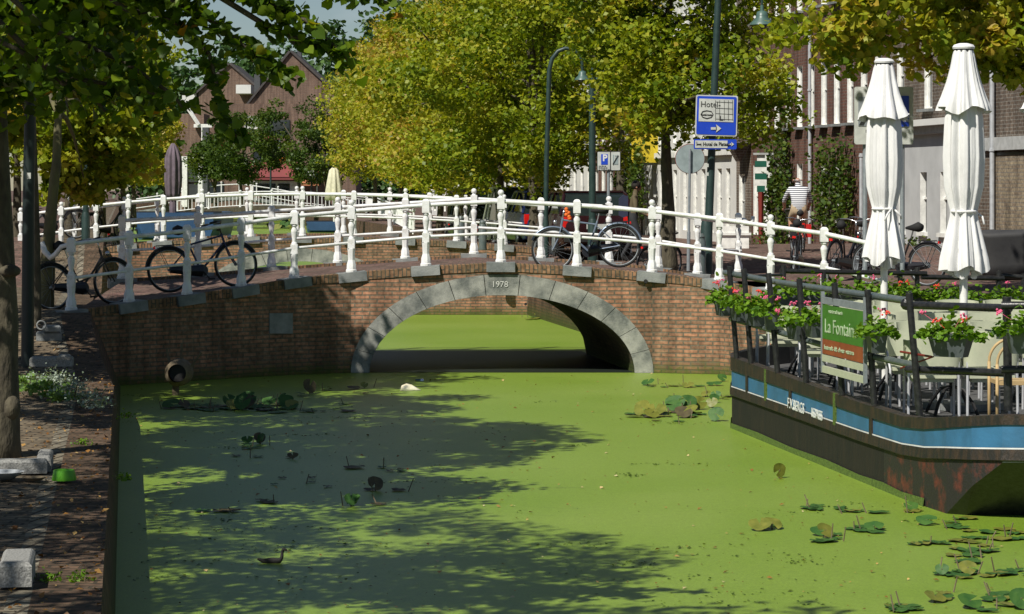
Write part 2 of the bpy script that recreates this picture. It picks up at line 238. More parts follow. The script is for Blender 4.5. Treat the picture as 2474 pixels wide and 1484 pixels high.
# ------------------------------------------------------------------ builders
def wloc(o):
    v = Vector((0, 0, 0))
    while o: v += o.location; o = o.parent
    return v
class MB:
    def __init__(s): s.v = []; s.f = []; s.m = []
    def add(s, vs, fs, mi=0):
        n = len(s.v); s.v += [tuple(p) for p in vs]; s.f += [tuple(i+n for i in f) for f in fs]; s.m += [mi]*len(fs); return s
    def box(s, c, z, rz=0, mi=0, ry=0, rx=0):
        a, b, h = z[0]/2, z[1]/2, z[2]/2
        mt = Matrix.Rotation(rz, 3, 'Z') @ Matrix.Rotation(ry, 3, 'Y') @ Matrix.Rotation(rx, 3, 'X'); c = Vector(c)
        vs = [c+mt @ Vector((x*a, y*b, w*h)) for w in (-1, 1) for x, y in ((-1, -1), (1, -1), (1, 1), (-1, 1))]
        return s.add(vs, [(3, 2, 1, 0), (4, 5, 6, 7), (0, 1, 5, 4), (1, 2, 6, 5), (2, 3, 7, 6), (3, 0, 4, 7)], mi)
    def quad(s, a, b, c, d, mi=0): return s.add([a, b, c, d], [(0, 1, 2, 3)], mi)
    def tube(s, pts, r, n=8, mi=0, caps=True):
        pts = [Vector(p) for p in pts]; k = len(pts); rs = r if isinstance(r, (list, tuple)) else [r]*k; vs = []
        pu = None
        for i, p in enumerate(pts):
            t = (pts[min(i+1, k-1)]-pts[max(i-1, 0)]).normalized()
            u = t.orthogonal().normalized() if pu is None else (pu-t*pu.dot(t)).normalized()
            pu = u; w = t.cross(u)
            for j in range(n):
                a = 2*math.pi*j/n; vs.append(p+(u*math.cos(a)+w*math.sin(a))*rs[i])
        fs = [(i*n+j, i*n+(j+1) % n, (i+1)*n+(j+1) % n, (i+1)*n+j) for i in range(k-1) for j in range(n)]
        if caps: fs += [tuple(range(n-1, -1, -1)), tuple(range((k-1)*n, k*n))]
        return s.add(vs, fs, mi)
    def lathe(s, pr, c=(0, 0, 0), n=8, mi=0, ph=0, mt=None):
        c = Vector(c); vs = []
        for r, z in pr:
            for j in range(n):
                a = 2*math.pi*(j+.5)/n+ph; p = Vector((r*math.cos(a), r*math.sin(a), z)); vs.append(c+(mt @ p if mt else p))
        k = len(pr); fs = [(i*n+j, i*n+(j+1) % n, (i+1)*n+(j+1) % n, (i+1)*n+j) for i in range(k-1) for j in range(n)]
        fs += [tuple(range(n-1, -1, -1)), tuple(range((k-1)*n, k*n))]
        return s.add(vs, fs, mi)
    def ball(s, c, r, n=10, mi=0, sc=(1, 1, 1)):
        k = max(4, n//2); pr = [(r*math.sin(math.pi*i/k)*sc[0]+1e-4, -r*math.cos(math.pi*i/k)*sc[2]) for i in range(k+1)]
        return s.lathe(pr, c, n, mi)
    def torus(s, c, R_, r, n=28, k=6, ax='Y', mi=0, a0=0, a1=2*math.pi):
        full = abs(a1-a0-2*math.pi) < 1e-6; vs = []; m_ = n if full else n+1; c = Vector(c)
        for i in range(m_):
            a = a0+(a1-a0)*i/n; ca, sa = math.cos(a), math.sin(a)
            for j in range(k):
                b = 2*math.pi*j/k; rr = R_+r*math.cos(b); h = r*math.sin(b)
                p = {'Y': (rr*ca, h, rr*sa), 'Z': (rr*ca, rr*sa, h), 'X': (h, rr*ca, rr*sa)}[ax]; vs.append(c+Vector(p))
        fs = [(i*k+j, i*k+(j+1) % k, ((i+1) % m_)*k+(j+1) % k, ((i+1) % m_)*k+j) for i in range(n) for j in range(k)]
        return s.add(vs, fs, mi)
    def loft(s, rings, mi=0, caps=True, closed=True):
        n = len(rings[0]); k = len(rings); vs = [p for r in rings for p in r]
        fs = [(i*n+j, i*n+(j+1) % n, (i+1)*n+(j+1) % n, (i+1)*n+j) for i in range(k-1) for j in range(n if closed else n-1)]
        if caps and closed: fs += [tuple(range(n-1, -1, -1)), tuple(range((k-1)*n, k*n))]
        return s.add(vs, fs, mi)
    def prism(s, poly, a, b, mi=0, mt=None):
        """poly = 2-D outline; extruded from a to b along the third axis; mt maps (x,y,z)->world"""
        n = len(poly); vs = [Vector((p[0], p[1], a)) for p in poly]+[Vector((p[0], p[1], b)) for p in poly]
        if mt: vs = [mt(v) for v in vs]
        fs = [tuple(range(n-1, -1, -1)), tuple(range(n, 2*n))]+[(i, (i+1) % n, n+(i+1) % n, n+i) for i in range(n)]
        return s.add(vs, fs, mi)
    def build(s, name, ms, par=None, smooth=False, local=False, auto=None):
        me = bpy.data.meshes.new(name); off = Vector((0, 0, 0)) if (local or par is None) else wloc(par)
        me.from_pydata([(p[0]-off[0], p[1]-off[1], p[2]-off[2]) for p in s.v], [], s.f)
        if not isinstance(ms, (list, tuple)): ms = [ms]
        for m in ms: me.materials.append(m)
        if len(ms) > 1: me.polygons.foreach_set('material_index', s.m)
        uv = me.uv_layers.new(name='UVMap').data; V = s.v; buf = []
        for p in me.polygons:
            nx, ny, nz = p.normal
            for vi in p.vertices:
                x, y, z = V[vi][:3]
                if abs(nz) > .75: buf += [x, y]
                else:
                    l = math.hypot(nx, ny) or 1; buf += [(-ny*x+nx*y)/l, z]
        uv.foreach_set('uv', buf)
        if smooth: me.polygons.foreach_set('use_smooth', [True]*len(me.polygons))
        me.update(); o = bpy.data.objects.new(name, me); COL.objects.link(o); o.parent = par
        if smooth and auto:
            try: me.set_sharp_from_angle(angle=R(auto))
            except Exception: pass
        return o
def tag(o, label, cat, group=None):
    o['label'] = label; o['category'] = cat
    if group: o['group'] = group
    return o
def thing(name, label, cat, loc=(0, 0, 0), rz=0, group=None):
    o = bpy.data.objects.new(name, None); COL.objects.link(o); o.location = loc; o.rotation_euler = (0, 0, rz); o.empty_display_size = .1
    return tag(o, label, cat, group)
def struct(o): o['kind'] = 'structure'; return o
def stuff(o, label, cat): tag(o, label, cat); o['kind'] = 'stuff'; return o
KIDS = {}
def kids(o): return [c for c in bpy.data.objects if c.parent == o]
def dup(root, loc, rz=0, label=None, group=None, scale=None, rot=None, cat=None):
    if root.name not in KIDS:
        KIDS[root.name] = [(c, kids(c)) for c in kids(root)]
    r = root.copy(); COL.objects.link(r); r.location = loc; r.rotation_euler = rot if rot else (0, 0, rz)
    if scale: r.scale = (scale,)*3 if not isinstance(scale, tuple) else scale
    if label: r['label'] = label
    if group: r['group'] = group
    if cat: r['category'] = cat
    for c, gs in KIDS[root.name]:
        c2 = c.copy(); COL.objects.link(c2); c2.parent = r
        for g in gs: g2 = g.copy(); COL.objects.link(g2); g2.parent = c2
    return r
def text(name, body, size, o, xd, yd, m, par=None, ext=.002, align='LEFT', sx=1, bold=0):
    cu = bpy.data.curves.new(name, 'FONT'); cu.body = body; cu.size = size; cu.extrude = ext; cu.align_x = align; cu.offset = bold; cu.resolution_u = 3
    t = bpy.data.objects.new(name, cu); COL.objects.link(t); bpy.context.view_layer.update()
    me = bpy.data.meshes.new_from_object(t.evaluated_get(bpy.context.evaluated_depsgraph_get())); bpy.data.objects.remove(t)
    o = Vector(o); xd = Vector(xd).normalized(); yd = Vector(yd).normalized(); nd = xd.cross(yd); off = wloc(par)
    for v in me.vertices: v.co = o+xd*(v.co.x*sx)+yd*v.co.y+nd*v.co.z-off
    me.materials.clear(); me.materials.append(m); ob = bpy.data.objects.new(name, me); COL.objects.link(ob); ob.parent = par; return ob
# ---- foliage
LEAF_T = {
 'kite': (np.array([[0, -.5, 0], [.42, -.05, .12], [0, .5, -.05], [-.42, -.05, .12]]), [(0, 1, 2, 3)]),
 'heart': (np.array([[0, -.42, 0], [.3, -.5, .06], [.5, -.15, .1], [.36, .2, .06], [0, .58, -.1], [-.36, .2, .06], [-.5, -.15, .1], [-.3, -.5, .06]]), [(0, 1, 2, 3, 4), (0, 4, 5, 6, 7)]),
 'hex': (np.array([[0, -.5, 0], [.4, -.25, .08], [.4, .2, .08], [0, .5, 0], [-.4, .2, .08], [-.4, -.25, .08]]), [(0, 1, 2, 3), (0, 3, 4, 5)])}
def leaves(name, cen, size, tint, m, par=None, kind='kite', up=.35, droop=0):
    cen = np.asarray(cen); N = len(cen); T, F = LEAF_T[kind]; k = len(T)
    q = RNG.normal(size=(N, 3)); q[:, 2] = np.abs(q[:, 2])+up; q /= np.linalg.norm(q, axis=1)[:, None]      # normals
    a = RNG.normal(size=(N, 3)); a[:, 2] -= droop; a -= (a*q).sum(1)[:, None]*q; a /= np.linalg.norm(a, axis=1)[:, None]; b = np.cross(a, q)
    sz = np.broadcast_to(size, (N,))*RNG.uniform(.7, 1.25, N)
    V = cen[:, None, :]+sz[:, None, None]*(T[None, :, 0, None]*b[:, None, :]+T[None, :, 1, None]*a[:, None, :]+T[None, :, 2, None]*q[:, None, :])
    V = V.reshape(-1, 3)-np.array(wloc(par)); me = bpy.data.meshes.new(name); me.vertices.add(len(V)); me.vertices.foreach_set('co', V.astype('f').ravel())
    fl = [len(f) for f in F]; idx = np.concatenate([np.array(f) for f in F]); L_ = (idx[None, :]+(np.arange(N)*k)[:, None]).ravel()
    tot = np.tile(fl, N); me.loops.add(len(L_)); me.loops.foreach_set('vertex_index', L_.astype('i')); me.polygons.add(len(tot))
    me.polygons.foreach_set('loop_start', np.concatenate([[0], np.cumsum(tot)[:-1]]).astype('i')); me.update(calc_edges=True)
    at = me.attributes.new('tint', 'FLOAT', 'POINT'); at.data.foreach_set('value', np.repeat(np.clip(np.broadcast_to(tint, (N,)), 0, 1), k).astype('f'))
    me.materials.append(m); o = bpy.data.objects.new(name, me); COL.objects.link(o); o.parent = par; return o
def clumps(ell, ncl, nl, rc, shell=.55, bias=0.0):
    """ell: list of (centre, radii). returns leaf centres, tints and clump centres"""
    w = np.array([e[1][0]*e[1][1]*e[1][2] for e in ell]); w = w**.67; w /= w.sum(); cs = []
    for i, (c, r) in enumerate(ell):
        n = max(3, int(ncl*w[i])); d = RNG.normal(size=(n, 3)); d /= np.linalg.norm(d, axis=1)[:, None]
        rr = shell+(1-shell)*RNG.random(n)**.6; cs.append(np.array(c)+d*rr[:, None]*np.array(r))
    cs = np.concatenate(cs); n = len(cs); per = max(1, nl//n)
    rcs = rc*RNG.uniform(.6, 1.35, n); q = RNG.normal(size=(n, per, 3)); q /= np.linalg.norm(q, axis=2)[..., None]
    q *= (RNG.random((n, per, 1))**.45); q[..., 2] *= .62
    L_ = cs[:, None, :]+q*rcs[:, None, None]
    ti = np.clip(RNG.normal(.48, .17, n)[:, None]+RNG.normal(0, .14, (n, per))+bias, 0, .97)
    return L_.reshape(-1, 3), ti.ravel(), cs
def tree(name, label, base, top, r0, ell, ncl, nl, rc, ls, m, bark='bark', kind='kite', group=None, shell=.5, bias=0, lean=None, nb=14, hi=1, trunkpts=None, cat='tree', droop=.4):
    t = thing(name, label, cat, base, group=group); base = Vector(base)
    pts = trunkpts or [base+Vector((0, 0, -.15)), base+Vector((.02, 0, .25*(top-base.z))), base+Vector((-.04, .05, .6*(top-base.z))), Vector((base.x, base.y, top))]
    n = len(pts); tb = MB(); rr = [r0*1.35]+[r0*(1-.75*i/(n-1)) for i in range(1, n)]
    # finer trunk with slight wobble
    fine = []; fr = []
    for i in range(n-1):
        for j in range(5):
            s = j/5; p = pts[i].lerp(pts[i+1], s); fine.append(p+Vector((random.uniform(-1, 1), random.uniform(-1, 1), 0))*r0*.09); fr.append((rr[i]*(1-s)+rr[i+1]*s)*random.uniform(.94, 1.08))
    fine.append(pts[-1]); fr.append(rr[-1]); tb.tube(fine, fr, 12)
    trunk = tb.build('trunk', M[bark], t, smooth=True)
    Lc, ti, cs = clumps(ell, ncl, nl, rc, shell, bias)
    bb = MB(); order = RNG.permutation(len(cs))[:nb]
    for k in order:
        e = Vector(cs[k]); s = pts[-2].lerp(pts[-1], random.uniform(-.3, .9)); mid = s.lerp(e, .5)+Vector((0, 0, random.uniform(.1, .6)))
        bb.tube([s, s.lerp(mid, .5)+Vector((0, 0, .1)), mid, mid.lerp(e, .5), e], [r0*.42, r0*.34, r0*.24, r0*.15, r0*.05], 6)
    if nb: bb.build('limb', M[bark], trunk, smooth=True)
    leaves('crown', Lc, ls, ti, M[m], t, kind, droop=droop)
    return t
# ---- skinned figures
def skin(name, nodes, edges, mats, zone, par=None, sub=2):
    """nodes: name->(co, radius); zone: edge->material index"""
    names = list(nodes); me = bpy.data.meshes.new(name+'_skel'); me.from_pydata([nodes[k][0] for k in names], [(names.index(a), names.index(b)) for a, b in edges], [])
    o = bpy.data.objects.new(name+'_skel', me); COL.objects.link(o)
    md = o.modifiers.new('s', 'SKIN'); md.use_smooth_shade = True
    for i, k in enumerate(names):
        r = nodes[k][1]; me.skin_vertices[0].data[i].radius = (r, r) if not isinstance(r, tuple) else r
    me.skin_vertices[0].data[0].use_root = True
    s = o.modifiers.new('u', 'SUBSURF'); s.levels = sub; s.render_levels = sub
    bpy.context.view_layer.update(); out = bpy.data.meshes.new_from_object(o.evaluated_get(bpy.context.evaluated_depsgraph_get())); bpy.data.objects.remove(o)
    out.materials.clear()
    for m in mats: out.materials.append(m)
    seg = [(Vector(nodes[a][0]), Vector(nodes[b][0]), z, nodes[a][1] if not isinstance(nodes[a][1], tuple) else nodes[a][1][0]) for (a, b), z in zip(edges, zone)]
    for p in out.polygons:
        c = p.center; best = 1e9; bi = 0
        for a, b, z, r in seg:
            ab = b-a; q = max(0, min(1, (c-a).dot(ab)/(ab.length_squared+1e-9))); dd = (c-(a+ab*q)).length-r*.6
            if dd < best: best = dd; bi = z
        p.material_index = bi; p.use_smooth = True
    ob = bpy.data.objects.new(name, out); COL.objects.link(ob); ob.parent = par; return ob
# ------------------------------------------------------------------ ground and water
mb = MB(); mb.quad((-60, -30, 0), (80, -30, 0), (80, 420, 0), (-60, 420, 0)); struct(mb.build('canal_water', M['water']))
def smooth(a, b, x):
    t = max(0, min(1, (x-a)/(b-a))); return t*t*(3-2*t)
def ledge(Y):   # left quay edge in canal frame: X and top height
    z = .52+.62*smooth(32.6, 37.6, Y)-.35*smooth(45.5, 52, Y)+.9*smooth(54, 58, Y)-.8*smooth(63, 70, Y)
    X = -.14 if Y < 30 else -.14-.38*smooth(31, 37.6, Y) if Y < 45 else -.5
    if Y > 160: X = -.5
    return X, z
def redge(Y):
    z = .86+.5*smooth(33.5, 37.5, Y)-.38*smooth(44, 49, Y)+.42*smooth(51, 56, Y)-.42*smooth(62, 70, Y)
    X = 11.6 if Y < 42 else 9.3+4.2*max(0, min(1, (Y-66)/46))
    return X, z
YS = [-25, -5, 5, 10, 14, 17, 20, 23, 26, 29, 31, 32.5, 33.5, 34.5, 35.5, 36.5, 37.4, 38.4, 41.5, 42.05, 44.7, 46, 48, 50, 52, 54, 56, 58, 60, 63, 66, 70, 80, 90, 105, 120, 140, 165, 190, 260]
def bank(name, edge, offs, sgn, m):
    g = MB(); rows = []
    for Y in YS:
        X, z = edge(Y); rows.append([C(X+sgn*o, Y, z+(.02*o if o < 6 else .12)) for o in offs])
    n = len(offs); g.v = [tuple(p) for r in rows for p in r]
    for i in range(len(rows)-1):
        for j in range(n-1):
            a = i*n+j; f = (a, a+1, a+n+1, a+n); g.f.append(f if sgn > 0 else f[::-1]); g.m.append(0)
    return struct(g.build(name, m))
bank('left_street', ledge, [1.55, 3.5, 8, 16, 60], -1, M['paver'])
bank('left_quay_paving', ledge, [.56, .9, 1.55], -1, M['paverY'])
bank('left_quay_kerb_course', ledge, [.42, .56], -1, M['kerbrow'])
bank('left_quay_edge', ledge, [0, .2, .42], -1, M['paverR'])
bank('right_street', redge, [0, .6, 2.5, 5, 10, 90], 1, M['paver'])
def qwall(name, edge, bot, label, ys):
    g = MB(); V = []
    for Y in ys:
        X, z = edge(Y); bb_ = X-.05 if bot is None else bot; V += [C(X, Y, z-.002), C(bb_, Y, .0), C(bb_, Y, -.6)]
    g.v = [tuple(p) for p in V]
    for i in range(len(ys)-1):
        for j in (0, 1): a = i*3+j; g.f.append((a, a+1, a+4, a+3)); g.m.append(0)
    return tag(g.build('quay_wall', M['quaybrick']), label, 'wall')
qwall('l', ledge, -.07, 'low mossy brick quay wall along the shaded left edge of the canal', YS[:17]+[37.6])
qwall('l2', ledge, -.3, 'left brick quay wall beyond the near arched bridge', YS[19:])
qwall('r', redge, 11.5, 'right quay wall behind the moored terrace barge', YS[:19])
qwall('r2', redge, None, 'right brick quay wall beyond the near arched bridge', YS[19:])
g = MB(); g.quad((-400, 255, 1.35), (400, 255, 1.35), (400, 900, 1.35), (-400, 900, 1.35)); struct(g.build('far_ground', M['paver']))
g = MB(); a, b = C(-.8, 252, 0), C(13.8, 252, 0); g.quad(a, b, b+Vector((0, 0, 1.36)), a+Vector((0, 0, 1.36))); tag(g.build('quay_wall', M['quaybrick']), 'far brick wall closing off the canal below the gabled houses', 'wall')
# ------------------------------------------------------------------ railings
PN = {}
def post_mesh(kind, s=1.0):
    b = MB(); o8 = math.pi/8
    b.lathe([(.092, 0), (.094, .035), (.08, .05), (.078, .13), (.058, .19), (.056, .2)], n=8, ph=0)
    b.lathe([(.056, .2), (.06, .3), (.066, .37), (.066, .385)], n=8)
    b.box((0, 0, .46), (.112, .112, .15))
    b.lathe([(.05, .535), (.047, .56), (.034, .575), (.033, .6), (.054, .73), (.056, .765), (.036, .8), (.036, .815), (.05, .83), (.05, .845), (.04, .86)], n=12)
    b.box((0, 0, .955), (.118, .118, .19))
    if kind == 'ball': b.lathe([(.05, 1.05), (.03, 1.065), (.03, 1.08)], n=10); b.ball((0, 0, 1.122), .052, 12)
    else: b.lathe([(.08, 1.05), (.05, 1.078), (.02, 1.084)], n=4, ph=0)
    o = b.build('post', M['white'], None, smooth=True, auto=35); me = o.data; bpy.data.objects.remove(o); return me
PN['ball'] = post_mesh('ball'); PN['cap'] = post_mesh('cap')
def arc(p0, p1, n=1): return [p0.lerp(p1, i/n) for i in range(n+1)]
def railing(label, posts, r=.033, top=.985, low=.475, ends=(None, None), sc_=1.0):
    """posts: (Vector base, kind)"""
    b0 = posts[len(posts)//2][0]; t = thing('railing', label, 'railing', b0)
    for p, k in posts:
        o = bpy.data.objects.new('post', PN[k]); COL.objects.link(o); o.parent = t; o.location = p-b0; o.scale = (sc_,)*3
        o.rotation_euler = (0, 0, random.uniform(-.05, .05))
    up = Vector((0, 0, 1))
    for nme, h, rr in (('top_rail', top, r), ('lower_rail', low, r*.72)):
        g = MB()
        for (a, _), (c, _) in zip(posts[:-1], posts[1:]): g.tube([a+up*h*sc_, c+up*h*sc_], rr, 10)
        for e in ends:
            if e: g.tube([q+up*(h*sc_) for q in e] if nme == 'lower_rail' else e_curl([q+up*h*sc_ for q in e]), rr, 10)
        g.build(nme, M['white'], t, smooth=True, auto=40)
    return t
def e_curl(q):
    return q+[q[-1]+Vector((0, 0, -.02))]
A_px = [(172, 750, 36.9, 'cap'), (312, 730, 37.6, 'cap'), (452, 712, 38.3, 'cap'), (583, 692, 39.0, 'cap'), (711, 672, 39.6, 'cap'), (849, 658, 40.05, 'ball'), (1029, 643, 40.05, 'cap'), (1210, 634, 40.05, 'ball'),
        (1394, 644, 40.05, 'cap'), (1575, 658, 40.0, 'ball'), (1738, 678, 39.7, 'cap'), (1862, 700, 38.7, 'ball'), (1991, 722, 37.5, 'cap')]
A = [(P(x, y, d), k) for x, y, d, k in A_px]
B_px = [(295, 674, 42.0, 'cap'), (478, 662, 42.8, 'ball'), (656, 646, 43.6, 'cap'), (816, 635, 44.2, 'ball'), (979, 625, 44.3, 'cap'), (1145, 614, 44.3, 'ball'), (1307, 624, 44.3, 'cap'), (1471, 633, 44.3, 'ball'), (1590, 646, 44.2, 'cap'), (1685, 662, 44.0, 'cap')]
B = [(P(x, y, d), k) for x, y, d, k in B_px]
Ae = P(1991, 722, 37.5); Aend = Vector((5.5, 36.4, 1.12))
railing('white iron railing on the near parapet of the near bridge, dated arch below', A, ends=([A[-1][0], A[-1][0].lerp(Aend, .5), Aend], None))
railing('white iron railing on the far parapet of the near bridge, behind the leaning bicycles', B, ends=([B[-1][0], P(1746, 668, 44.6), P(1784, 668, 45.6)], None))
# curled rail end by the left trunk and its iron post
g = MB(); p = A[0][0]+Vector((0, 0, .985)); g.tube([p, p+Vector((-.16, .1, -.04)), p+Vector((-.27, .2, -.16)), p+Vector((-.36, .28, -.21)), p+Vector((-.45, .3, -.12)), p+Vector((-.5, .32, .02))], [.035, .035, .04, .045, .045, .04], 10)
tag(g.build('rail_scroll', M['white'], None, smooth=True), 'white curled end of the railing beside the leaning mossy trunk', 'rail end')
def zl(pl, u):
    us = [p.x for p, _ in pl]; zs = [p.z for p, _ in pl]; return float(np.interp(u, us, zs))
def dl(pl, u):
    us = [p.x for p, _ in pl]; ds = [p.y for p, _ in pl]; return float(np.interp(u, us, ds))
# ------------------------------------------------------------------ arched bridge builder
def bridge(label, near, far, uc, a, bb, ra, rb, umin, umax, barrel, nstone=13, date=None, drain=False, plaque=None, dep=.13, vy=None):
    """near/far: (Vector,kind) parapet lines.  a,bb inner half axes, ra,rb outer ones; barrel = (du, dd) to the far face"""
    t = thing('arched_bridge', label, 'bridge', (uc, dl(near, uc), 0))
    us = sorted(set(np.round(np.concatenate([np.linspace(umin, umax, 60), np.linspace(uc-ra, uc+ra, 41), [p.x for p, _ in near if umin < p.x < umax]]), 4)))
    def W(u, z, off=0):
        return Vector((u, dl(near, u)-dep+off, z))
    # near wall
    g = MB()
    for u0, u1 in zip(us[:-1], us[1:]):
        um = (u0+u1)/2
        if abs(um-uc) < ra:
            b0 = rb*math.sqrt(max(0, 1-((u0-uc)/ra)**2)); b1 = rb*math.sqrt(max(0, 1-((u1-uc)/ra)**2))
        else: b0 = b1 = -.5
        g.quad(W(u0, b0), W(u1, b1), W(u1, zl(near, u1)-.13), W(u0, zl(near, u0)-.13))
    g.build('brick_face', M['brick'], t)
    # voussoirs, each a block in one ring
    g = MB(); gap = .006
    for i in range(nstone):
        t0 = math.pi*i/nstone+gap/ra; t1 = math.pi*(i+1)/nstone-gap/ra; ns_ = 5; fr = []
        for k in range(ns_+1):
            th = t0+(t1-t0)*k/ns_; fr.append((Vector((uc-a*math.cos(th), 0, bb*math.sin(th))), Vector((uc-ra*math.cos(th), 0, rb*math.sin(th)))))
        pr = .015+random.uniform(-.004, .008); rings = []
        for pi_, po in fr:
            def Q(v, o): return Vector((v.x, dl(near, v.x)-dep+o, max(v.z, -.3)))
            rings.append([Q(pi_, -pr), Q(po, -pr), Q(po, .12), Q(pi_, .12)])
        g.loft(rings)
    for s in (-1, 1): g.box((uc+s*(a+ra)/2, dl(near, uc)-dep+.05, -.25), (ra-a, .14, .5))
    g.build('arch_stones', M['arch'], t)
    # barrel
    g = MB(); nn = 24; du, dd = barrel; rings = []
    for k in range(nn+1):
        th = math.pi*k/nn; p0 = Vector((uc-a*math.cos(th), dl(near, uc)-dep+.02, bb*math.sin(th))); rings.append([p0, p0+Vector((du, dd, 0))])
    e0, e1 = rings[0], rings[-1]; rings = [[p-Vector((0, 0, .5)) for p in e0]]+rings+[[p-Vector((0, 0, .5)) for p in e1]]
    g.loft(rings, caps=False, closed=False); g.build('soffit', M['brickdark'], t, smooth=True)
    # far wall
    g = MB(); uf = uc+du
    fu = sorted(set(np.round(np.concatenate([np.linspace(far[0][0].x, far[-1][0].x, 50), np.linspace(uf-a, uf+a, 31)]), 4)))
    for u0, u1 in zip(fu[:-1], fu[1:]):
        um = (u0+u1)/2; h = lambda u: bb*math.sqrt(max(0, 1-((u-uf)/a)**2)) if abs(um-uf) < a else -.5
        g.quad(Vector((u1, dl(far, u1)+dep, h(u1))), Vector((u0, dl(far, u0)+dep, h(u0))), Vector((u0, dl(far, u0)+dep, zl(far, u0)-.13)), Vector((u1, dl(far, u1)+dep, zl(far, u1)-.13)))
    g.build('far_face', M['brick'], t)
    # deck
    g = MB(); n = 40
    for i in range(n):
        def pt(pl, s, sg):
            u = pl[0][0].x+(pl[-1][0].x-pl[0][0].x)*s; return Vector((u, dl(pl, u)+sg*.12, zl(pl, u)-.05))
        g.quad(pt(near, i/n, 1), pt(near, (i+1)/n, 1), pt(far, (i+1)/n, -1), pt(far, i/n, -1))
    g.build('deck', M['paver'], t)
    # coping
    for pl, sg, nme in ((near, 1, 'coping'), (far, -1, 'coping')):
        g = MB(); s = MB(); x0, x1 = (umin, umax) if pl is near else (pl[0][0].x, pl[-1][0].x); cu = np.linspace(x0, x1, 46); rings = []
        for u in cu:
            y, z = dl(pl, u), zl(pl, u); f = y-sg*(dep+.015); b_ = y+sg*.16; w = random.uniform(-.006, .006)
            rings.append([Vector((u, f, z-.135+w)), Vector((u, f, z-.008+w)), Vector((u, f+sg*.02, z+w-.002)), Vector((u, b_, z+w-.002)), Vector((u, b_, z-.2))])
        g.loft(rings); g.build(nme, M['coping'], t); gcol = []
        for p, _ in pl:
            if not (x0-.1 <= p.x <= x1+.1): continue
            sl_ = (zl(pl, p.x+.3)-zl(pl, p.x-.3))/.6; yaw = math.atan((dl(pl, p.x+.3)-dl(pl, p.x-.3))/.6)
            s = MB(); s.box((p.x, p.y-sg*.02, p.z-.072), (.46, .376, .155), rz=yaw*.8, ry=-math.atan(sl_)); s.build('coping_stone', M['stone'], t)
    if drain:
        for x, y, d in drain:
            q = P(x, y, d); g = MB(); g.lathe([(.035, 0), (.03, .03)], q, 10, mt=Matrix.Rotation(R(90), 3, 'X')); g.build('drain_hole', M['ink'], t)
    if plaque:
        q0, q1, q2, q3 = plaque; n_ = (q1-q0).cross(q3-q0).normalized()*-.02
        if n_.y > 0: n_ = -n_
        g = MB(); g.add([q0, q1, q2, q3]+[q+n_ for q in (q0, q1, q2, q3)], [(4, 5, 6, 7), (0, 4, 7, 3), (1, 2, 6, 5), (3, 7, 6, 2), (0, 1, 5, 4)]); g.build('stone_plaque', M['stone'], t)
    if date: text('date_stone_numerals', date, .135, (uc-.17, dl(near, uc)-dep-.026, 1.38), (1, 0, 0), (0, 0, 1), M['chisel'], t)
    return t
uA = -.16
def wp(x, y):   # point on the near face of the wing wall
    d = 39.5
    for _ in range(6): d = float(dl(A, (x-CX)*d/FP))-.13
    return P(x, y, d)
bridge('brown brick bridge in front with a grey stone arch dated 1978', A, B, uA, 2.13, 1.25, 2.43, 1.58, -6.46, 4.75, (-.64, 4.4), date='1978',
       drain=[(1560, 680, 39.8)], plaque=(wp(650, 806), wp(706, 806), wp(706, 757), wp(650, 757)))
g = MB(); g.quad(Vector((-2.35, 39.95, .004)), Vector((2.05, 39.95, .004)), Vector((1.25, 45.15, .004)), Vector((-3.1, 45.15, .004))); shade_sheet = struct(g.build('painted_arch_shade', mat('painted_arch_shade', (.012, .017, .014), .5, (.018, .026, .018), 30, spec=.3)))  # green-black sheet over the duckweed, painting in the deep shade under the arch
# second bridge
def arcposts(xs, d, f, ks): return [(Vector(((x-CX)*d/FP, d, f((x-CX)*d/FP))), k) for x, k in zip(xs, ks)]
kb = ['ball', 'cap']*8
f2 = lambda u: 1.83-.012*(u+5)**2 if u < -5 else 1.83-.0085*(u+5)**2
xa = [50, 148, 232, 310, 395, 488, 606, 731, 855, 980, 1103, 1218, 1326, 1430, 1520]
A2 = arcposts(xa, 58, f2, ['ball', 'ball', 'cap', 'ball', 'cap', 'ball', 'cap', 'ball', 'cap', 'ball', 'cap', 'ball', 'cap', 'cap', 'ball'])
xb = [60, 180, 300, 380, 480, 597, 717, 830, 942, 1038, 1125, 1210, 1293, 1442]
B2 = arcposts(xb, 62, f2, ['cap', 'cap', 'ball', 'cap', 'cap', 'ball', 'ball', 'cap', 'ball', 'cap', 'cap', 'ball', 'ball', 'ball'])
railing('white iron railing on the near side of the second bridge, seen through the first', A2)
railing('white iron railing on the far side of the second bridge', B2)
bridge('second brick bridge further along the canal with a low stone arch', A2, B2, -4.95, 2.2, 1.25, 2.55, 1.55, A2[0][0].x, A2[-1][0].x, (-.6, 4.2), drain=[(1270, 735, 57.7)])
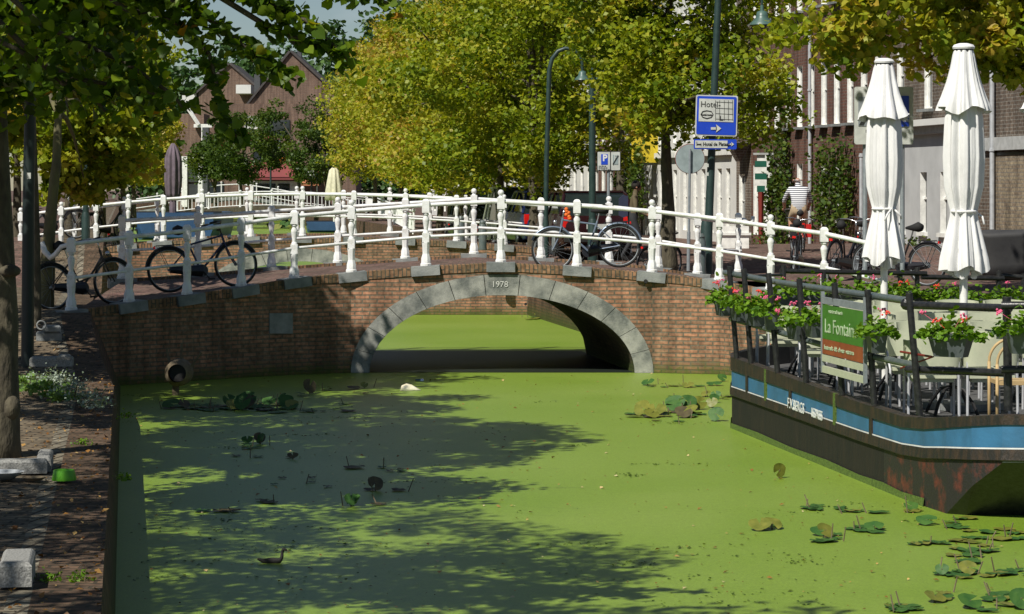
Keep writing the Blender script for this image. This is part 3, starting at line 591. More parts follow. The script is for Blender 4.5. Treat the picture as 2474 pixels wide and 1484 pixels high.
# third bridge: white barred balustrade
def barred(label, pts, hgt=1.05, every=.26, posts=6, deck=True):
    t = thing('bridge_railing', label, 'railing', pts[0]); g = MB(); up = Vector((0, 0, 1)); g2 = MB()
    g.tube([p+up*hgt for p in pts], .045, 8); g.tube([p+up*.1 for p in pts], .035, 6); g.tube([p+up*(hgt-.16) for p in pts], .03, 6); g.build('rails', M['white'], t, smooth=True)
    Ls = [0]
    for a_, b_ in zip(pts[:-1], pts[1:]): Ls.append(Ls[-1]+(b_-a_).length)
    n = int(Ls[-1]/every)
    def at(s):
        s = s*Ls[-1]; i = min(len(pts)-2, int(np.searchsorted(Ls, s, side='right')-1)); return pts[i].lerp(pts[i+1], (s-Ls[i])/(Ls[i+1]-Ls[i]+1e-9))
    for i in range(n+1): p = at(i/n); g2.tube([p+up*.1, p+up*(hgt-.14)], .028, 5)
    g2.build('bars', M['white'], t)
    for i in range(posts+1): p = at(i/posts); g3 = MB(); g3.lathe([(.09, 0), (.07, .2), (.06, .3), (.06, hgt), (.1, hgt+.02), (.1, hgt+.1), (.04, hgt+.15)], p, 8); g3.build('post', M['white'], t)
    return t
def b3(x, d=175): s = (x-655)/225; return P(x, 499+14*s*s, d)
p3 = [b3(x) for x in np.linspace(428, 885, 14)]
t3 = thing('girder_bridge', 'low dark girder bridge carrying the barred white balustrade', 'bridge', p3[0]); g = MB()
for a_, b_ in zip(p3[:-1], p3[1:]):
    z0 = Vector((0, 0, -.32)); w = Vector((0, 4, 0)); g.add([a_, b_, b_+z0, a_+z0, a_+w, b_+w, b_+z0+w, a_+z0+w], [(3, 2, 1, 0), (4, 5, 6, 7), (0, 1, 5, 4), (7, 6, 2, 3)])
g.build('deck', M['bark'], t3)
for x in (428, 885):
    q = b3(x); g = MB(); g.box((q.x, q.y+2, q.z/2-.3), (1.4, 4.2, q.z+.2)); g.build('abutment', M['quaybrick'], t3)
barred('white barred balustrade of the third bridge, far along the canal', [p+Vector((0, .1, 0)) for p in p3])
barred('white barred balustrade curving down to the quay right of the third bridge', [P(888, 510, 174), P(905, 516, 160), P(925, 528, 145), P(960, 545, 128), P(1000, 566, 116)], posts=4)
# fourth: hump footbridge rails behind
def hump(label, off, dy):
    xs = [300, 380, 440, 485, 535, 578, 620, 672, 720, 790, 860]; ys = [486, 475, 463, 455, 448, 446, 451, 459, 468, 476, 488]
    pts = [P(x+off, y+24+dy, 205) for x, y in zip(xs, ys)]; t = thing('footbridge_railing', label, 'railing', pts[0]); g = MB(); up = Vector((0, 0, 1))
    g.tube([p+up*.85 for p in pts], .045, 6); g.tube([p+up*.1 for p in pts], .035, 6)
    g.build('rails', M['white'], t)
    for p in pts: g = MB(); g.tube([p-up*.3, p+up*1.02], .055, 6); g.ball(p+up*1.05, .09, 6); g.build('post', M['white'], t)
    return t
hump('white two-rail railing on the crest of the humped footbridge behind the balustrade', 0, 0)
g = MB(); r1 = []
for x, y in zip([300, 440, 535, 578, 620, 720, 860], [514, 494, 478, 475, 480, 498, 516]): a_ = P(x, y, 205.4); r1.append([a_, a_+Vector((0, 0, -.3)), a_+Vector((0, 3, -.3)), a_+Vector((0, 3, 0))])
g.loft(r1); g2 = tag(g.build('footbridge', M['stone']), 'slim humped footbridge behind the barred balustrade', 'bridge')
# ------------------------------------------------------------------ buildings
def house(name, label, X, Y0, Y1, ztop, z0, wall, cells, m_reveal='wpaint', parts=None, depth=9, cat='house', left=False, sgn=-1, rev=.13, roof=None):
    """front wall in the canal frame at X facing sgn; cells = list of (Ya, Yb, za, zb, style) openings"""
    t = thing(name, label, cat, C(X, Y0, z0)); ys = sorted(set([Y0, Y1]+[c[0] for c in cells]+[c[1] for c in cells])); zs = sorted(set([z0-.3, ztop]+[c[2] for c in cells]+[c[3] for c in cells]))
    g = MB()
    for i in range(len(ys)-1):
        for j in range(len(zs)-1):
            ym, zm = (ys[i]+ys[i+1])/2, (zs[j]+zs[j+1])/2
            if any(c[0] < ym < c[1] and c[2] < zm < c[3] for c in cells): continue
            q = [C(X, ys[i], zs[j]), C(X, ys[i+1], zs[j]), C(X, ys[i+1], zs[j+1]), C(X, ys[i], zs[j+1])]
            g.quad(*(q[::-1] if sgn < 0 else q))
    b = -sgn
    D = lambda Y, z, o=0: C(X+b*o, Y, z)
    g.quad(D(Y0, z0-.3), D(Y0, ztop), D(Y0, ztop, depth), D(Y0, z0-.3, depth)); g.quad(D(Y1, z0-.3), D(Y1, z0-.3, depth), D(Y1, ztop, depth), D(Y1, ztop))
    g.quad(D(Y0, z0-.3, depth), D(Y0, ztop, depth), D(Y1, ztop, depth), D(Y1, z0-.3, depth)); g.quad(D(Y0, ztop), D(Y1, ztop), D(Y1, ztop, depth), D(Y0, ztop, depth))
    g.build('wall', M[wall], t)
    for Ya, Yb, za, zb, st in cells:
        f = MB(); e = .003; A_ = lambda Y, z, o: C(X+b*o, Y, z)
        r_ = rev; r0 = -.004
        f.quad(A_(Ya, za, r0), A_(Ya, zb, r0), A_(Ya, zb, r_), A_(Ya, za, r_)); f.quad(A_(Yb, za, r0), A_(Yb, za, r_), A_(Yb, zb, r_), A_(Yb, zb, r0))
        f.quad(A_(Ya, zb, r0), A_(Yb, zb, r0), A_(Yb, zb, r_), A_(Ya, zb, r_)); f.quad(A_(Ya, za, r0), A_(Ya, za, r_), A_(Yb, za, r_), A_(Yb, za, r0))
        fw = .055; cx = (Ya+Yb)/2
        def bar(y0, y1, zz0, zz1): p = A_((y0+y1)/2, (zz0+zz1)/2, r_-.02); f.box(p, (.05, abs(y1-y0), abs(zz1-zz0)), rz=CROT)
        bar(Ya, Ya+fw, za, zb); bar(Yb-fw, Yb, za, zb); bar(Ya+fw, Yb-fw, za, za+fw); bar(Ya+fw, Yb-fw, zb-fw, zb); bar(Ya+fw, Yb-fw, (za+zb)/2+.1, (za+zb)/2+.14)
        fo = f.build('door' if st == 'door' else 'window', M[m_reveal], t)
        p = MB(); p.quad(A_(Ya, za, r_), A_(Yb, za, r_), A_(Yb, zb, r_), A_(Ya, zb, r_)); p.build('pane' if st != 'door' else 'panel', M['glass' if st != 'door' else 'lampgreen'], fo)
        if st == 'sill':
            s = MB(); p = A_(cx, za-.04, -.03); s.box(p, (.3, Yb-Ya+.22, .075), rz=CROT, ry=-.0); s.build('sill', M['stone'], fo)
    return t
def trim(t, X, Y0, Y1, z0, z1, out, m, name='cornice'):
    g = MB(); g.box(C(X-out/2+.01, (Y0+Y1)/2, (z0+z1)/2), (out+.02, Y1-Y0, z1-z0), rz=CROT); return g.build(name, M[m], t)
def pipe(t, X, Y, z0, z1, r=.05, m='steel'):
    g = MB(); p = C(X-.11, Y, z0); g.tube([p, C(X-.11, Y, z1)], r, 8)
    for z in np.arange(z0+.9, z1, 2.0): g.lathe([(r+.02, 0), (r+.02, .06)], C(X-.11, Y, z), 8)
    return g.build('downpipe', M[m], t, smooth=True, auto=40)
XF = 20.0
def YX(x, X=XF):  # canal Y for picture column x on plane X
    d = atX(x, X); u = (x-CX)*d/FP; return -SA*u+CA*d
def rows(xs, w, z0, z1, st='sill', X=XF): return [(YX(x, X)-w, YX(x, X), z0, z1, st) for x in xs]
zs0 = .85
# red brick house with rows of narrow windows
Yr = YX(2150); Yl = YX(1815)
ux = np.linspace(Yr+1.0, Yl-.6, 11)
cells = []
for z0, z1 in ((4.77, 6.6), (8.25, 10.1), (11.6, 13.2)): cells += [(y-.29, y+.29, z0, z1, 'sill') for y in ux]
gx = [y for i, y in enumerate(ux) if i % 3 != 2]
cells += [(y-.3, y+.3, 1.45, 3.68, 'plain') for y in gx]+[(ux[8]-.45, ux[8]+.45, zs0, 3.6, 'door')]
cells = [c for c in cells if c[4] == 'door' or not (abs((c[0]+c[1])/2-ux[8]) < .5 and c[3] < 4)]
hr = house('brick_house', 'red-brown brick house with rows of narrow white-edged windows, behind the stripe-shirted cyclist', XF, Yr, Yl, 14, zs0, 'housered', cells)
pipe(hr, XF, YX(1965), .9, 13.9); pipe(hr, XF, YX(2090), .9, 3.9)
trim(hr, XF, Yr, Yl, 13.9, 14.25, .4, 'wpaint')
# grey plaster front with brown brick above
Y0 = YX(2362); cells = []
for x in (2188, 2241, 2290, 2335): y = YX(x); cells.append((y-.42, y+.1, 1.85, 3.35, 'plain'))
cells2 = [(YX(x)-.3, YX(x)+.3, 4.95, 6.6, 'sill') for x in (2176, 2243, 2330)]+[(YX(x)-.3, YX(x)+.3, 8.3, 9.9, 'sill') for x in (2176, 2243, 2330)]
hp = house('plaster_house', 'house with grey plaster ground floor, white cornice and brown brick above, behind the parasols', XF+.0, Y0, Yr-.02, 12.5, zs0, 'housebrown', cells2)
# plaster storey set proud of the brick, its own openings
g = MB(); ys = sorted(set([Y0, Yr-.02]+[c[0] for c in cells]+[c[1] for c in cells])); Xp = XF-.16
for i in range(len(ys)-1):
    ym = (ys[i]+ys[i+1])/2; op = any(c[0] < ym < c[1] for c in cells)
    for z0, z1 in ((1.3, 1.85), (1.85, 3.35), (3.35, 4.3)):
        if op and z0 == 1.85: continue
        g.quad(C(Xp, ys[i+1], z0), C(Xp, ys[i], z0), C(Xp, ys[i], z1), C(Xp, ys[i+1], z1))
g.quad(C(Xp, Y0, .5), C(Xp, Y0, 4.3), C(XF, Y0, 4.3), C(XF, Y0, .5)); g.build('plaster_front', M['plaster'], hp)
g = MB(); g.box(C(Xp-.01, (Y0+Yr)/2, .95), (.06, Yr-Y0-.03, .72), rz=CROT); g.build('plinth', M['plinth'], hp)
for Ya, Yb, za, zb, _ in cells:
    f = MB(); A_ = lambda Y, z, o: C(Xp+o, Y, z)
    f.quad(A_(Ya, za, 0), A_(Ya, zb, 0), A_(Ya, zb, .15), A_(Ya, za, .15)); f.quad(A_(Yb, za, 0), A_(Yb, za, .15), A_(Yb, zb, .15), A_(Yb, zb, 0))
    f.quad(A_(Ya, zb, 0), A_(Yb, zb, 0), A_(Yb, zb, .15), A_(Ya, zb, .15)); f.box(A_((Ya+Yb)/2, za-.05, .04), (.26, Yb-Ya+.12, .1), rz=CROT); f.box(A_((Ya+Yb)/2, (za+zb)/2+.1, .12), (.05, Yb-Ya, .06), rz=CROT)
    fo = f.build('window', M['wpaint'], hp); p = MB(); p.quad(A_(Ya, za, .15), A_(Yb, za, .15), A_(Yb, zb, .15), A_(Ya, zb, .15)); p.build('pane', M['glass'], fo)
trim(hp, Xp, Y0, Yr-.03, 4.3, 4.5, .14, 'bandstone'); trim(hp, Xp, Y0, Yr-.03, 4.5, 4.66, .32, 'whiteplaster')
# old brick gable at the right with stone band
Yq = YX(2700); ho = house('old_brick_house', 'weathered yellow-brown brick wall with a pale stone band at the right edge', XF-.22, Yq, Y0-.02, 13, zs0, 'housebrown', [(YX(2600)-.4, YX(2600)+.4, 5, 7, 'sill')])
trim(ho, XF-.22, Yq, Y0-.02, 3.82, 4.12, .1, 'bandstone', 'stone_band'); pipe(ho, XF-.22, YX(2430), .9, 12.8, .055)
g = MB(); g.quad(*[C(XF-.232, y, z) for y, z in ((YX(2425), .9), (Yq, .9), (Yq, 3.7), (YX(2425), 3.7))]); g.build('yellow_infill', M['houseyellow'], ho)
g = MB(); yy = YX(2425); g.box(C(XF-.24, yy+.06, 2.3), (.03, .05, 2.8), rz=CROT); g.box(C(XF-.24, (yy+Yq)/2, 3.74), (.03, yy-Yq, .06), rz=CROT); g.build('black_lining', M['black'], ho)
# corner bay + white houses behind trees
hc = house('corner_house', 'narrow brown brick house with a projecting brick bay beside the hotel sign', XF+.1, Yl+.02, YX(1772, XF), 13, zs0, 'housebrown', [(Yl+1.4, Yl+2.1, 4.9, 6.6, 'sill'), (Yl+1.2, Yl+2.0, 1.4, 3.4, 'plain')])
g = MB(); g.box(C(XF-.25, Yl+.7, 5.6), (.7, 1.0, 2.4), rz=CROT); g.build('bay', M['housebrown'], hc); g = MB(); g.lathe([(.1, 3.8), (.5, 4.4)], C(XF-.25, Yl+.7, 0), 4, ph=CROT); g.build('bay_corbel', M['housebrown'], hc)
Yw = [YX(1770), YX(1690), YX(1640), YX(1590), YX(1550), YX(1505)]
labs = ['white-painted shop house with tall windows left of the hotel sign post', 'white house front with slim pilasters behind the round sign', 'cream house with tall white door surround behind the thick trunk', 'white house with a yellow hanging sign and dark glazing', 'brick and white house behind the climbing plant']
mats_ = ['whiteplaster', 'whiteplaster', 'whiteplaster', 'whiteplaster', 'housebrown']
for i in range(5):
    ya, yb = Yw[i]+.03, Yw[i+1]; n = max(2, int((yb-ya)/1.15)); cc = []
    for k in range(n):
        c = ya+(k+.5)*(yb-ya)/n; cc += [(c-.33, c+.33, 1.4, 3.6, 'plain'), (c-.33, c+.33, 4.6, 6.5, 'plain'), (c-.33, c+.33, 7.7, 9.4, 'plain')]
    h = house('row_house', labs[i], XF+.05*(i % 2), ya, yb, 12-.4*i, zs0, mats_[i], cc); trim(h, XF+.05*(i % 2), ya, yb, 4.05, 4.25, .15, 'wpaint')
h.name = 'row_house'
g = MB(); q = P(1560, 352, atX(1560, 19.6)); g.box(q, (1.1, .12, 1.3)); tag(g.build('hanging_sign', M['yellow']), 'plain yellow hanging sign on the white houses behind the linden', 'sign')
# further row on the right
Yp = YX(1505)+.05; mm = ['housered', 'whiteplaster', 'housebrown', 'whiteplaster', 'housered', 'cream', 'housebrown', 'whiteplaster']
for i in range(8):
    w = 6.5+(i % 3)*2; cc = []
    n = int(w/1.5)
    for k in range(n): c = Yp+(k+.5)*w/n; cc += [(c-.4, c+.4, 1.4, 3.7, 'plain'), (c-.4, c+.4, 4.7, 6.6, 'plain')]
    house('far_row_house', ['dark red brick', 'white plastered', 'brown brick', 'white painted', 'deep red brick', 'cream', 'dull brown brick', 'pale'][i]+' row house glimpsed between the right-hand trunks, %s along the far row' % ['first', 'second', 'third', 'fourth', 'fifth', 'sixth', 'seventh', 'last'][i], XF, Yp, Yp+w, 10+(i % 2), zs0, mm[i], cc, rev=.1); Yp += w+.03
# left row, facing right
Yp = 44
for i in range(9):
    w = 6+(i*7 % 4); cc = []; n = int(w/1.7)
    for k in range(n): c = Yp+(k+.5)*w/n; cc += [(c-.5, c+.5, 1.4, 3.6, 'plain'), (c-.45, c+.45, 4.7, 6.5, 'plain')]
    house('canal_house', ['grey-white', 'red brick', 'brown brick'][i % 3]+' house behind the left-bank trunks, %s of the left row' % ['first', 'second', 'third', 'fourth', 'fifth', 'sixth', 'seventh', 'eighth', 'last'][i], -10, Yp, Yp+w, 9+(i % 3), .9, ['plaster', 'housered', 'housebrown'][i % 3], cc, sgn=1, rev=.1); Yp += w+.05
# ------------------------------------------------------------------ far gabled houses
def gabled(label, xl, xr, ye, xa, ya, d, yb=520, m='gable', extra=None):
    t = thing('gabled_house', label, 'house', P((xl+xr)/2, HY+1.65*FP/d, d)); a_, b_, ap = P(xl, ye, d), P(xr, ye, d), P(xa, ya, d); c0, c1 = P(xl, yb, d), P(xr, yb, d); dp = Vector((0, 9, 0))
    g = MB(); g.add([c0, c1, b_, ap, a_]+[v+dp for v in (c0, c1, b_, ap, a_)], [(0, 1, 2, 3, 4), (9, 8, 7, 6, 5), (0, 4, 9, 5), (1, 6, 7, 2)]); g.build('wall', M[m], t)
    g = MB()
    for p, q in ((a_, ap), (b_, ap)):
        n = (q-p).normalized(); up = Vector((-n.z, 0, n.x)) if n.x > 0 else Vector((n.z, 0, -n.x)); up *= .16; e = p-n*.5
        f0 = Vector((0, -.25, 0)); g.add([e+f0, q+f0, q+up*1.3+f0, e+up+f0, e+dp, q+dp, q+up*1.3+dp, e+up+dp], [(0, 1, 2, 3), (7, 6, 5, 4), (3, 2, 6, 7), (1, 0, 4, 5), (0, 3, 7, 4), (1, 5, 6, 2)])
    g.build('roof', M['tile'], t); return t
h1 = gabled('far brown brick gable, the lower left one of two, over the white footbridge', 480, 632, 222, 555, 156, 236)
h2 = gabled('far brown brick gable, the taller right one of two, half behind trees', 592, 850, 262, 702, 126, 228)
def fbox(name, m, x0, x1, y0, y1, d, dep=.6, par=None):
    a_, b_ = P(x0, y1, d), P(x1, y0, d); g = MB(); g.box(((a_.x+b_.x)/2, d+dep/2, (a_.z+b_.z)/2), (b_.x-a_.x, dep, b_.z-a_.z)); return g.build(name, M[m], par)
fbox('dormer', 'whiteplaster', 570, 606, 205, 226, 233, 3, h1); fbox('dormer', 'whiteplaster', 440, 474, 225, 244, 236, 3, h1); fbox('chimney', 'plinth', 614, 628, 180, 225, 232, 1.2, h2); fbox('chimney', 'plinth', 718, 728, 110, 150, 232, 1, h2)
fbox('ledge', 'wpaint', 594, 765, 260, 263, 227.6, .3, h2)
h3 = thing('brown_building', 'low brown building with red awning facing the footbridge', 'building', P(640, 505, 215))
g = MB(); a_, b_ = P(498, 262, 216), P(860, 505, 216); g.box(((a_.x+b_.x)/2, 220, (a_.z+1.2)/2+.3), (b_.x-a_.x, 8, a_.z-1.0)); g.build('wall', M['gable'], h3)
fbox('window', 'glass', 612, 640, 360, 392, 215.9, .1, h3); fbox('window', 'wpaint', 770*0+604, 736, 438, 470, 215.95, .08, h3); fbox('window', 'glass', 612, 666, 444, 466, 215.85, .08, h3); fbox('window', 'glass', 672, 700, 444, 466, 215.85, .08, h3)
fbox('window', 'glass', 505, 540, 440, 480, 215.9, .1, h3); fbox('window', 'wpaint', 590, 622, 280, 312, 215.9, .1, h3); fbox('window', 'glass', 640, 700, 290, 330, 215.9, .1, h3)
def awn(label, x0, x1, y0, y1, d, m):
    g = MB(); a_, b_ = P(x0, y0, d), P(x1, y0, d); c_, e_ = P(x1, y1, d-1.2), P(x0, y1, d-1.2); th = Vector((0, 0, -.06)); g.add([a_, b_, c_, e_, a_+th, b_+th, c_+th, e_+th], [(3, 2, 1, 0), (4, 5, 6, 7), (2, 3, 7, 6), (0, 4, 7, 3), (1, 2, 6, 5)])
    g.quad(e_, c_, c_+Vector((0, 0, -.25)), e_+Vector((0, 0, -.25))); g.build('awning', M[m], h3)
awn('', 599, 728, 393, 428, 215.8, 'awning'); awn('', 500, 547, 335, 356, 215.8, 'awningo'); awn('', 728, 770, 415, 442, 215.8, 'otile'); awn('', 600, 650, 318, 335, 215.8, 'awning')
fbox('flower_ledge', 'orange', 660, 690, 376, 391, 215.7, .2, h3)
h4 = thing('white_shopfront', 'small house with white pilasters and a white eave left of the humped footbridge', 'house', P(465, 500, 205))
g = MB(); g.box(P(462, 400, 207), (2.6, 4, 8.5)); g.build('wall', M['gable'], h4)
for x in (446, 484): fbox('pilaster', 'wpaint', x-6, x+6, 385, 500, 204.6, .3, h4)
fbox('lintel', 'wpaint', 432, 498, 378, 388, 204.5, .4, h4); fbox('window', 'glass', 453, 477, 402, 440, 204.8, .1, h4); fbox('window', 'glass', 453, 477, 445, 480, 204.8, .1, h4); fbox('eave', 'wpaint', 468, 512, 300, 308, 204.4, .5, h4)
g = MB(); a_, b_ = P(440, 240, 204.4), P(480, 302, 204.4); g.tube([a_, b_], .18, 6); g.build('bargeboard', M['wpaint'], h4)
fbox('dark_corner', 'plinth', 490, 504, 308, 500, 204.4, .5, h4); g = MB(); g.tube([P(488, 500, 203.8), P(488, 308, 203.8)], .06, 6); g.build('downpipe', M['wpaint'], h4)
# ------------------------------------------------------------------ vegetation
# forest behind
cs = []
for i in range(70):
    x = random.uniform(330, 1500); top = np.interp(x, [330, 450, 760, 900, 1000, 1150, 1500], [215, 150, 75, 60, 95, 40, 30]); d = random.uniform(270, 330)
    q = P(x, top+random.uniform(12, 60), d); cs.append(((q.x, q.y, q.z-4.2), (6, 6, 6)))
    q = P(x+random.uniform(-30, 30), 330, d); cs.append(((q.x, q.y, q.z-2), (7, 6, 7)))
Lc, ti, _ = clumps(cs, 2600, 62000, 1.6, .8)
stuff(leaves('far_wood', Lc, .62, ti, M['leafF'], None, 'hex'), 'far dark green wood rising behind the gabled houses', 'wood')
def X2(d, X=10.2): return (X-SA*d)/CA
def etree(label, x, d, zt, rx, rz, zc, nl, m='leafR', z0=.95, ls=.11, r0=.16, bias=0, ncl=260, rc=.55, grp='lindens along the right quay', extra=(), ry=None, lean=0, u=None, shell=.45, nb=16, lob=0):
    u = (x-CX)*d/FP if u is None else u; b = (u, d, z0)
    ell = [((u+lean, d, zc), (rx, ry or rx, rz))]
    if lob:
        ell = [((u+lean, d, zc), (rx*.62, rx*.62, rz*.72))]; rr_ = random.Random(int(d*10))
        for k in range(lob):
            a = 2*math.pi*k*.618*1.0+rr_.random(); f = -.85+1.75*(k+.5)/lob; s_ = math.sqrt(max(.05, 1-f*f*.8))*rx*.66; q_ = rx*rr_.uniform(.36, .52)
            ell.append(((u+math.cos(a)*s_, d+math.sin(a)*s_, zc+f*rz*.8), (q_, q_, q_*.8)))
    ell += list(extra)
    return tree('linden_tree', label, b, zt, r0, ell, ncl, nl, rc, ls, m, group=grp, shell=shell, bias=bias, nb=nb)
G1 = 'lindens along the right quay'
etree('thick-trunked yellow-green linden standing right of the pedestrian, behind the round sign', 1612, 50, 6.6, 2.25, 3.2, 6.9, 27000, 'leafR', 1.3, .125, .17, lob=9, lean=.25, extra=[((3.7, 49, 4.85), (2.1, 2, 1.0)), ((2.4, 50, 5.9), (1.2, 1.6, 1.3))], bias=-.02, ncl=250, rc=.58)
dd = [61, 66.5, 71.5, 79, 87, 96, 106, 117, 129, 142]
zz = [8.6, 8.6, 9.0, 9.2, 9.8, 9.6, 9.1, 9.4, 10.9, 11.4]
nmz = ['first', 'second', 'third', 'fourth', 'fifth', 'sixth', 'seventh', 'eighth', 'ninth', 'tenth', 'last']
for i, (d, zt) in enumerate(zip(dd, zz)):
    ur = X2(d, 9.9 if d < 66 else 9.9+4.2*min(1, (d-66)/50)); k = max(0, 1-i/9)
    etree('linden turning yellow on the right quay, %s beyond the thick-trunked one' % nmz[i], 0, d, zt*.72, 2.9+.06*i, zt*.36, zt*.60+.6, int(26000-900*i), 'leafO' if i > 1 else 'leafR', .95, .125+.007*i, .15, bias=-.04+.045*min(i, 4), u=ur, ncl=210, rc=.62+.04*i, lob=9,
          extra=[((ur-.9, d-.5, 3.7+.08*i), (1.9, 2, .95)), ((ur+.4, d, zt-.6), (1.6, 1.6, 1.5))], nb=12)
# second file of dark trees near the houses on the right
for i, (x, d) in enumerate(((1500, 96), (1290, 118), (1080, 170))):
    etree('taller green street tree behind the right-hand lindens, %s' % ['nearest of three', 'middle of three', 'furthest of three'][i], x, d, 10, 5, 6, 11.5, 12000, 'leafR', .95, .17, .25, grp='tall street trees in the right row', bias=-.12, rc=.9)
# near tree hanging in from top right (its trunk stands right of the frame)
ell = [((7.6, 34.5, 7.4), (3.9, 3.4, 2.6)), ((5.6, 33.5, 5.75), (2.0, 1.8, .9)), ((8.2, 33.5, 5.2), (2.4, 2.0, .9)), ((6.1, 33.6, 5.05), (.9, 1.0, .55)), ((4.3, 33.8, 5.0), (.9, .9, .4)), ((7.4, 33.6, 4.7), (1.1, 1, .45))]
tree('linden_tree', 'sunlit yellow-green linden hanging its branches in at the top right over the parasols', (9.6, 35.5, .95), 7.5, .22, ell, 330, 34000, .44, .115, 'leafR', kind='heart', group='near lindens over the terrace', bias=.14, nb=24, shell=.35)
# dark tree top behind (centre)
etree('big dark green tree rising above the linden row against the sky', 1095, 215, 15, 4.2, 6, 15.0, 9000, 'leafF', 1.3, .4, .4, grp='dark trees by the far houses', rc=1.4, ncl=160)
for i, (x, yt, d, w) in enumerate(((582, 262, 190, 2.6), (722, 235, 188, 3.2), (520, 330, 196, 1.8), (790, 300, 185, 2.8))):
    zt = P(x, yt, d).z; etree('small dark tree before the far gables, %s' % ['on a black trunk left of the red awning', 'tallest, right of the red awning', 'lowest, beside the white shopfront', 'merging into the yellow lindens'][i], x, d, zt*.6, w*1.12, (zt-3.2)/2, (zt+3.2)/2, 6500, 'leafG', 1.3, .22, .2, grp='dark trees by the far houses', rc=.75, ncl=80, bias=-.02)
# left bank, nearest first
def ltree(label, x, d, z0, ell, nl, m, ls, r0, rc, ncl, bias, bark='bark', kind='kite', nb=16, top=6, trunkpts=None, shell=.35, droop=.6):
    return tree('linden_tree', label, ((x-CX)*d/FP, d, z0), top, r0, ell, ncl, nl, rc, ls, m, bark, kind, 'lindens along the left quay', shell, bias, nb=nb, trunkpts=trunkpts, droop=droop)
u = (-4-CX)*22.6/FP
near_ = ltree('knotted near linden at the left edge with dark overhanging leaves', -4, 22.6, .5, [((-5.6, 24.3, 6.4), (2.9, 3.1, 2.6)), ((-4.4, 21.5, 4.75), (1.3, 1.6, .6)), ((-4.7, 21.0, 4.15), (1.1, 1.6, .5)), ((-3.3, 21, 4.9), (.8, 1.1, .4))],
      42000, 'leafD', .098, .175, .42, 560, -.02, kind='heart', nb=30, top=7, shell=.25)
for x, y, r, k in ((24, 655, .10, .6), (26, 985, .09, 1.3)): g = MB(); g.ball(P(x, y, 22.5), r, 12, sc=(1, 1, k)); g.build('trunk_knot', M['bark'], near_, smooth=True)
# drooping twigs of the near tree, reaching over the water
def twig(label, pts, d, n, spread, ls=.095):
    q = [P(x, y, d) for x, y in pts]; cc = []; tt = []
    for a_, b_ in zip(q[:-1], q[1:]):
        m_ = int(n*(b_-a_).length)
        for k in range(m_): p = a_.lerp(b_, random.random()); cc.append((p.x+random.gauss(0, spread), p.y+random.gauss(0, spread*2), p.z+random.gauss(-spread*.3, spread*.8))); tt.append(min(.99, max(0, random.gauss(.45, .22))))
    return q, cc, tt
tw = thing('linden_tree', 'linden left of the frame, its long dark twigs drooping in front of the far gables', 'tree', (-6.2, 15.5, .5), group='lindens along the left quay')
g = MB(); g.tube([(-6.2, 15.5, .3), (-6.15, 15.5, 3), (-6.1, 15.6, 6.5)], [.2, .16, .08], 12); trk = g.build('trunk', M['bark'], tw, smooth=True)
g = MB(); CCs = []; TTs = []
for pts, n, sp in (([(250, -60), (480, 30), (590, 110), (660, 165), (715, 195)], 170, .07), ([(300, 20), (440, 60), (505, 130), (530, 230), (545, 310), (600, 350)], 120, .06), ([(400, -60), (620, -10), (740, 50), (830, 130), (850, 165)], 170, .07), ([(520, -90), (780, -20), (900, -6), (955, 14)], 100, .05),
                   ([(100, 60), (300, 150), (420, 230), (440, 260)], 190, .09), ([(0, 100), (180, 190), (330, 215), (400, 235)], 170, .09), ([(560, -40), (690, 20), (700, 60)], 160, .07), ([(640, 60), (760, 110), (800, 120)], 110, .05), ([(150, 200), (230, 240), (255, 270)], 80, .06)):
    q, c_, t_ = twig('', pts, 15.5, int(n*1.35), sp*(.6 if pts[-1][0] > 500 else 1)); CCs += c_; TTs += t_; s = Vector((-6.1, 15.6, 6.2)); g.tube([s, s.lerp(q[0], .6)+Vector((0, 0, .25))]+q, [.05, .03]+[.018-.012*i/len(q) for i in range(len(q))], 6)
g.build('twig', M['bark'], trk, smooth=True)
Lc, ti, _ = clumps([((-5.6, 15.2, 6.6), (3.2, 3.0, 2.1)), ((-3.2, 15.6, 5.2), (1.6, 1.4, .5))], 300, 24000, .42, .3)
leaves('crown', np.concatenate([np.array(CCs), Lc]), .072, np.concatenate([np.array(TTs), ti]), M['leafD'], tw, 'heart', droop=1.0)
# out-of-frame neighbour that shades the foreground water
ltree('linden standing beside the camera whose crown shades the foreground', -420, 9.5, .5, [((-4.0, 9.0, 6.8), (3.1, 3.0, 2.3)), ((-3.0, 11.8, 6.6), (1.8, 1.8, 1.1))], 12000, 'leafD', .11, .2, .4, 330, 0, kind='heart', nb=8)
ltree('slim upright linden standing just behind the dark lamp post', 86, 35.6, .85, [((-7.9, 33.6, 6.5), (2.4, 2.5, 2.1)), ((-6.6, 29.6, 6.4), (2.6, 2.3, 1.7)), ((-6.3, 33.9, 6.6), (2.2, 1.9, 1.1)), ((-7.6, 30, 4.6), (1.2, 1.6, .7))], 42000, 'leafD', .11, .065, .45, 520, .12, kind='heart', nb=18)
b0 = P(106, 756, 37.6)
ltree('leaning linden with a mossy yellow-green trunk by the railing end', 106, 37.6, 1.1, [((-7.9, 41.5, 5.6), (2.2, 2.2, 1.9)), ((-7.1, 40.6, 3.8), (1.1, .9, .5)), ((-6.9, 41.0, 3.35), (.9, .8, .4)), ((-6.35, 41.2, 4.1), (.8, .8, .45)), ((-7.3, 41.2, 2.95), (.7, .6, .25))], 17000, 'leafR', .115, .115, .3, 300, .05, 'barkY', 'heart', 12,
      trunkpts=[b0+Vector((0, 0, -.15)), P(118, 590, 37.6), P(136, 400, 37.7), P(143, 250, 37.9), P(150, 90, 38.2)], shell=.3)
